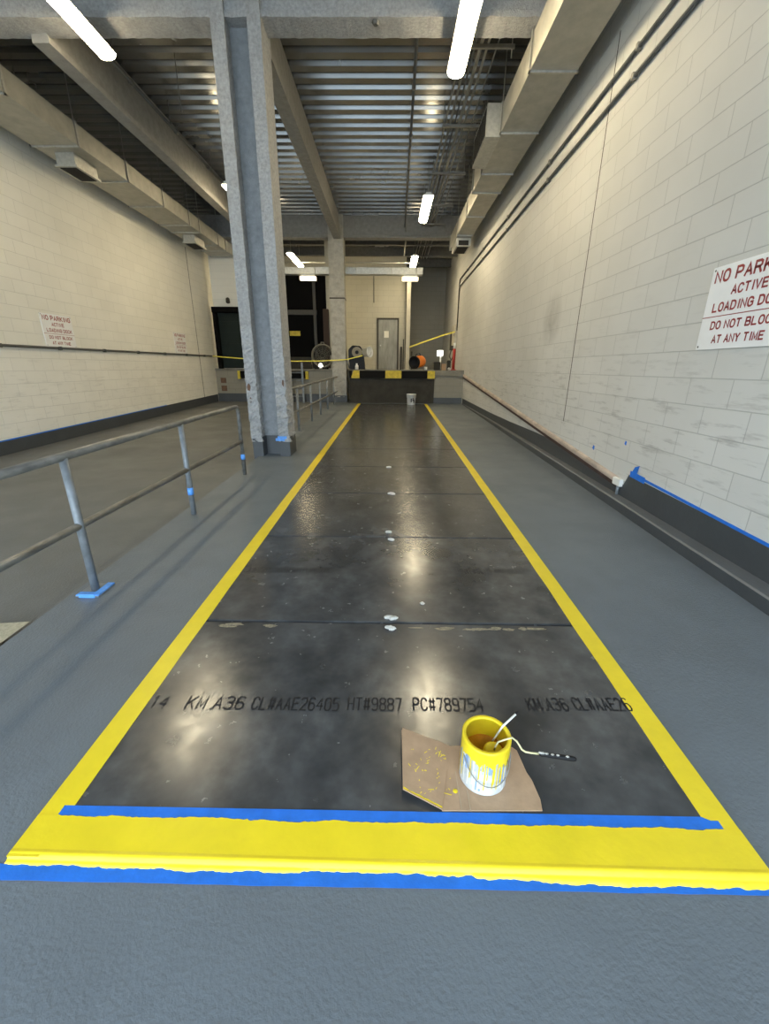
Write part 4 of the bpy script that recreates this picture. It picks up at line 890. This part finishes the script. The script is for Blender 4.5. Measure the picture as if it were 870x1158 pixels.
# right corner of the dock: panel box, red pipe, worklight, boxes
t = thing('panel_box', 'pale electric panel box on the right wall beyond the conduits', 'electric panel', (XR + .14, 17.4, 2.6))
b = MB(); b.box(XR - .06, XR + .139, 16.70, 17.5, 2.28, 2.98, .01); part('box', b, 'panel', t)
b = MB(); b.box(XR - .068, XR - .058, 16.75, 17.45, 2.33, 2.93, .004); dd = part('door', b, 'panel', t); b = MB(); b.box(XR - .08, XR - .066, 16.8, 16.84, 2.58, 2.68); part('latch', b, 'frame', dd)
b = MB(); b.box(XR - .0, XR + .139, 17.9, 18.5, 2.15, 2.85, .01); t2 = thing('junction_box', 'dark junction box on the right wall behind the pale panel', 'junction box', (XR + .14, 18.2, 2.5)); part('box', b, 'frame', t2)
b = MB(); b.sweep([(XR + .05, 18.2, 2.2), (XR - .05, 18.0, 1.9), (XR + .0, 17.75, 1.75), (XR + .04, 17.6, 1.9), (XR + .06, 17.55, 2.25)], .025, 8); part('cable', b, 'conduit', t2, 'dark looping cable')
t = thing('standpipe', 'red standpipe rising from the dock at the right wall corner', 'pipe', (2.36, 16.2, DOCKZ))
b = MB(); b.sweep([(2.34, 16.3, DOCKZ), (2.34, 16.3, 2.12)], .055, 14); part('pipe', b, 'red', t, 'red pipe')
b = MB(); b.sweep([(2.34, 16.3, 2.12), (2.34, 16.3, 2.32)], .045, 12); part('cap', b, 'white', t, 'white top'); b = MB(); b.lathe([(0, 0), (.10, 0), (.10, .02), (.06, .04)], (2.34, 16.3, DOCKZ), 16); part('flange', b, 'red', t)
t = thing('work_lamp', 'bright square worklight on a stand at the right of the dock', 'work lamp', (1.82, 16.2, DOCKZ))
b = MB(); b.box(1.70, 1.92, 16.14, 16.2, 1.86, 2.06, .02); part('head', b, 'hotlamp', t, 'glowing head'); b = MB(); b.box(1.69, 1.93, 16.2, 16.24, 1.85, 2.07, .02); part('shell', b, 'frame', t)
b = MB(); b.sweep([(1.84, 16.22, 1.86), (1.84, 16.22, DOCKZ)], .03, 10); part('stand', b, 'white', t, 'white stand'); b = MB(); b.lathe([(0, .02), (.14, .02), (.15, 0), (0, 0)], (1.84, 16.22, DOCKZ), 16); part('foot', b, 'frame', t)
for x0, x1, y0, zz, mm, lab in ((1.55, 1.78, 15.6, .28, 'dockst', 'dark bin left of the worklight stand on the dock'), (1.83, 1.97, 15.5, .22, 'card', 'small cardboard box on the dock below the panel box'), (2.0, 2.11, 15.35, .33, 'dockst', 'small dark canister on the dock left of the red standpipe')):
    b = MB(); b.box(x0, x1, y0, y0 + .22, DOCKZ, DOCKZ + zz, .015); b.box(x0 - .01, x1 + .01, y0 - .01, y0 + .23, DOCKZ + zz * .8, DOCKZ + zz * .86, .003)
    solo('storage_box', b, mm, lab, 'box', 'small boxes in the right dock corner', loc=((x0 + x1) / 2, y0, DOCKZ))
# bucket on the lane before the dock
t = thing('bucket', 'white bucket standing on the last plate in front of the dark dock face', 'bucket', (.70, 14.02, fz(14.02) + PZ), 'white buckets')
zb3 = fz(14.02) + PZ
b = MB(); b.lathe([(0, 0), (.125, 0), (.13, .01), (.15, .30), (.158, .30), (.16, .33), (.15, .335), (.145, .32), (.12, .015), (0, .015)], (.70, 14.02, zb3), 30); part('body', b, 'white', t)
b = MB(); b.sweep([(.70 + .165 * math.cos(a), 14.02 - .165 * abs(math.sin(a)) * .55 , zb3 + .28 + .14 * math.sin(a)) for a in (PI + PI * k / 12 for k in range(13))], .005, 6); part('handle', b, 'conduit2', t)
b = MB(); 
for a0, z0, z1 in ((-1.75, .08, .2), (-1.35, .12, .22), (-1.1, .06, .16)):
    for k in range(3):
        q0, q1 = a0 + .09 * k, a0 + .09 * (k + 1); r0, r1 = .1325 + .0683 * (z0 - .01), .1325 + .0683 * (z1 - .01)
        b.quad((.70 + r0 * math.cos(q0), 14.02 + r0 * math.sin(q0), zb3 + z0), (.70 + r0 * math.cos(q1), 14.02 + r0 * math.sin(q1), zb3 + z0), (.70 + r1 * math.cos(q1), 14.02 + r1 * math.sin(q1), zb3 + z1), (.70 + r1 * math.cos(q0), 14.02 + r1 * math.sin(q0), zb3 + z1))
part('label', b, 'frame', t, 'dark printed patches')
# caution tapes
def strip(pts, w, label):
    b = MB(); vs = []
    for i, p in enumerate(pts):
        p = Vector(p); vs.append((b.bm.verts.new(p + Vector((0, .0, w / 2))), b.bm.verts.new(p - Vector((0, .012, w / 2)))))
    for a, c in zip(vs, vs[1:]): b.bm.faces.new((a[0], a[1], c[1], c[0]))
    return solo('caution_tape', b, 'tape', label, 'caution tape', 'yellow caution tapes')
lp = [(-6.28, 15.55, 1.79), (-5.4, 15.35, 1.73), (-4.3, 15.1, 1.67), (-3.3, 14.9, 1.635), (-2.4, 14.78, 1.645), (-1.73, 14.77, 1.68), (-1.46, 14.80, 1.70), (-.93, 14.88, 1.83)]
strip(lp, .032, 'yellow caution tape from the left wall past the far column to the blower')
strip([(.80, 18.6, 2.27), (1.3, 17.8, 2.42), (1.9, 17.1, 2.60), (2.38, 16.65, 2.72)], .05, 'yellow caution tape from the cream post to the right wall panel')
b = MB(); b.lathe([(0, .05), (.03, .05), (.045, .0)], (-6.325, 15.55, 1.79), 12, axis=(1, 0, 0)); solo('tape_hook', b, 'paper', 'pale knob on the left wall holding the caution tape end', 'hook', loc=(-6.325, 15.55, 1.79))

# ================================================================ DAYLIGHT AND CAMERA
w = bpy.data.worlds.new('sky'); sc.world = w; w.use_nodes = True
N = w.node_tree.nodes; L = w.node_tree.links; bg = N['Background']
tc = N.new('ShaderNodeTexCoord'); sp = N.new('ShaderNodeSeparateXYZ'); L.new(tc.outputs['Generated'], sp.inputs[0])
rp = N.new('ShaderNodeValToRGB'); L.new(sp.outputs['Z'], rp.inputs['Fac'])
rp.color_ramp.elements[0].color = (0.76, 0.89, 1.0, 1); rp.color_ramp.elements[1].color = (0.66, 0.83, 1.0, 1)
L.new(rp.outputs['Color'], bg.inputs['Color']); bg.inputs['Strength'].default_value = 6.7

cam = bpy.data.cameras.new('camera'); co = bpy.data.objects.new('camera', cam); C.objects.link(co)
f_px, cx_, cy_ = 468.0, 435.0, 579.0
cv = lambda x, y: Vector(((x - cx_) / f_px, -(y - cy_) / f_px, -1))
fw = cv(441.5, 416).normalized(); dn = cv(425, 1930); dn = (dn - fw * dn.dot(fw)).normalized(); up = -dn; rt = fw.cross(up)
R3 = Matrix((rt, fw, up))
co.matrix_world = Matrix.Translation((0, 0, 1.444)) @ R3.to_4x4()
cam.sensor_fit = 'VERTICAL'; cam.sensor_height = 36.0; cam.lens = f_px / 1158.0 * 36.0; cam.clip_start = .05; cam.clip_end = 200
sc.camera = co
sc.view_settings.view_transform = 'Standard'; sc.view_settings.look = 'None'; sc.view_settings.gamma = 1; sc.view_settings.use_curve_mapping = False
sc.view_settings.exposure = 0.0
sc.cycles.max_bounces = 10; sc.cycles.diffuse_bounces = 6; sc.cycles.use_denoising = True; sc.cycles.sample_clamp_indirect = 6
for o in bpy.data.objects:
    if '_base' in o: del o['_base']
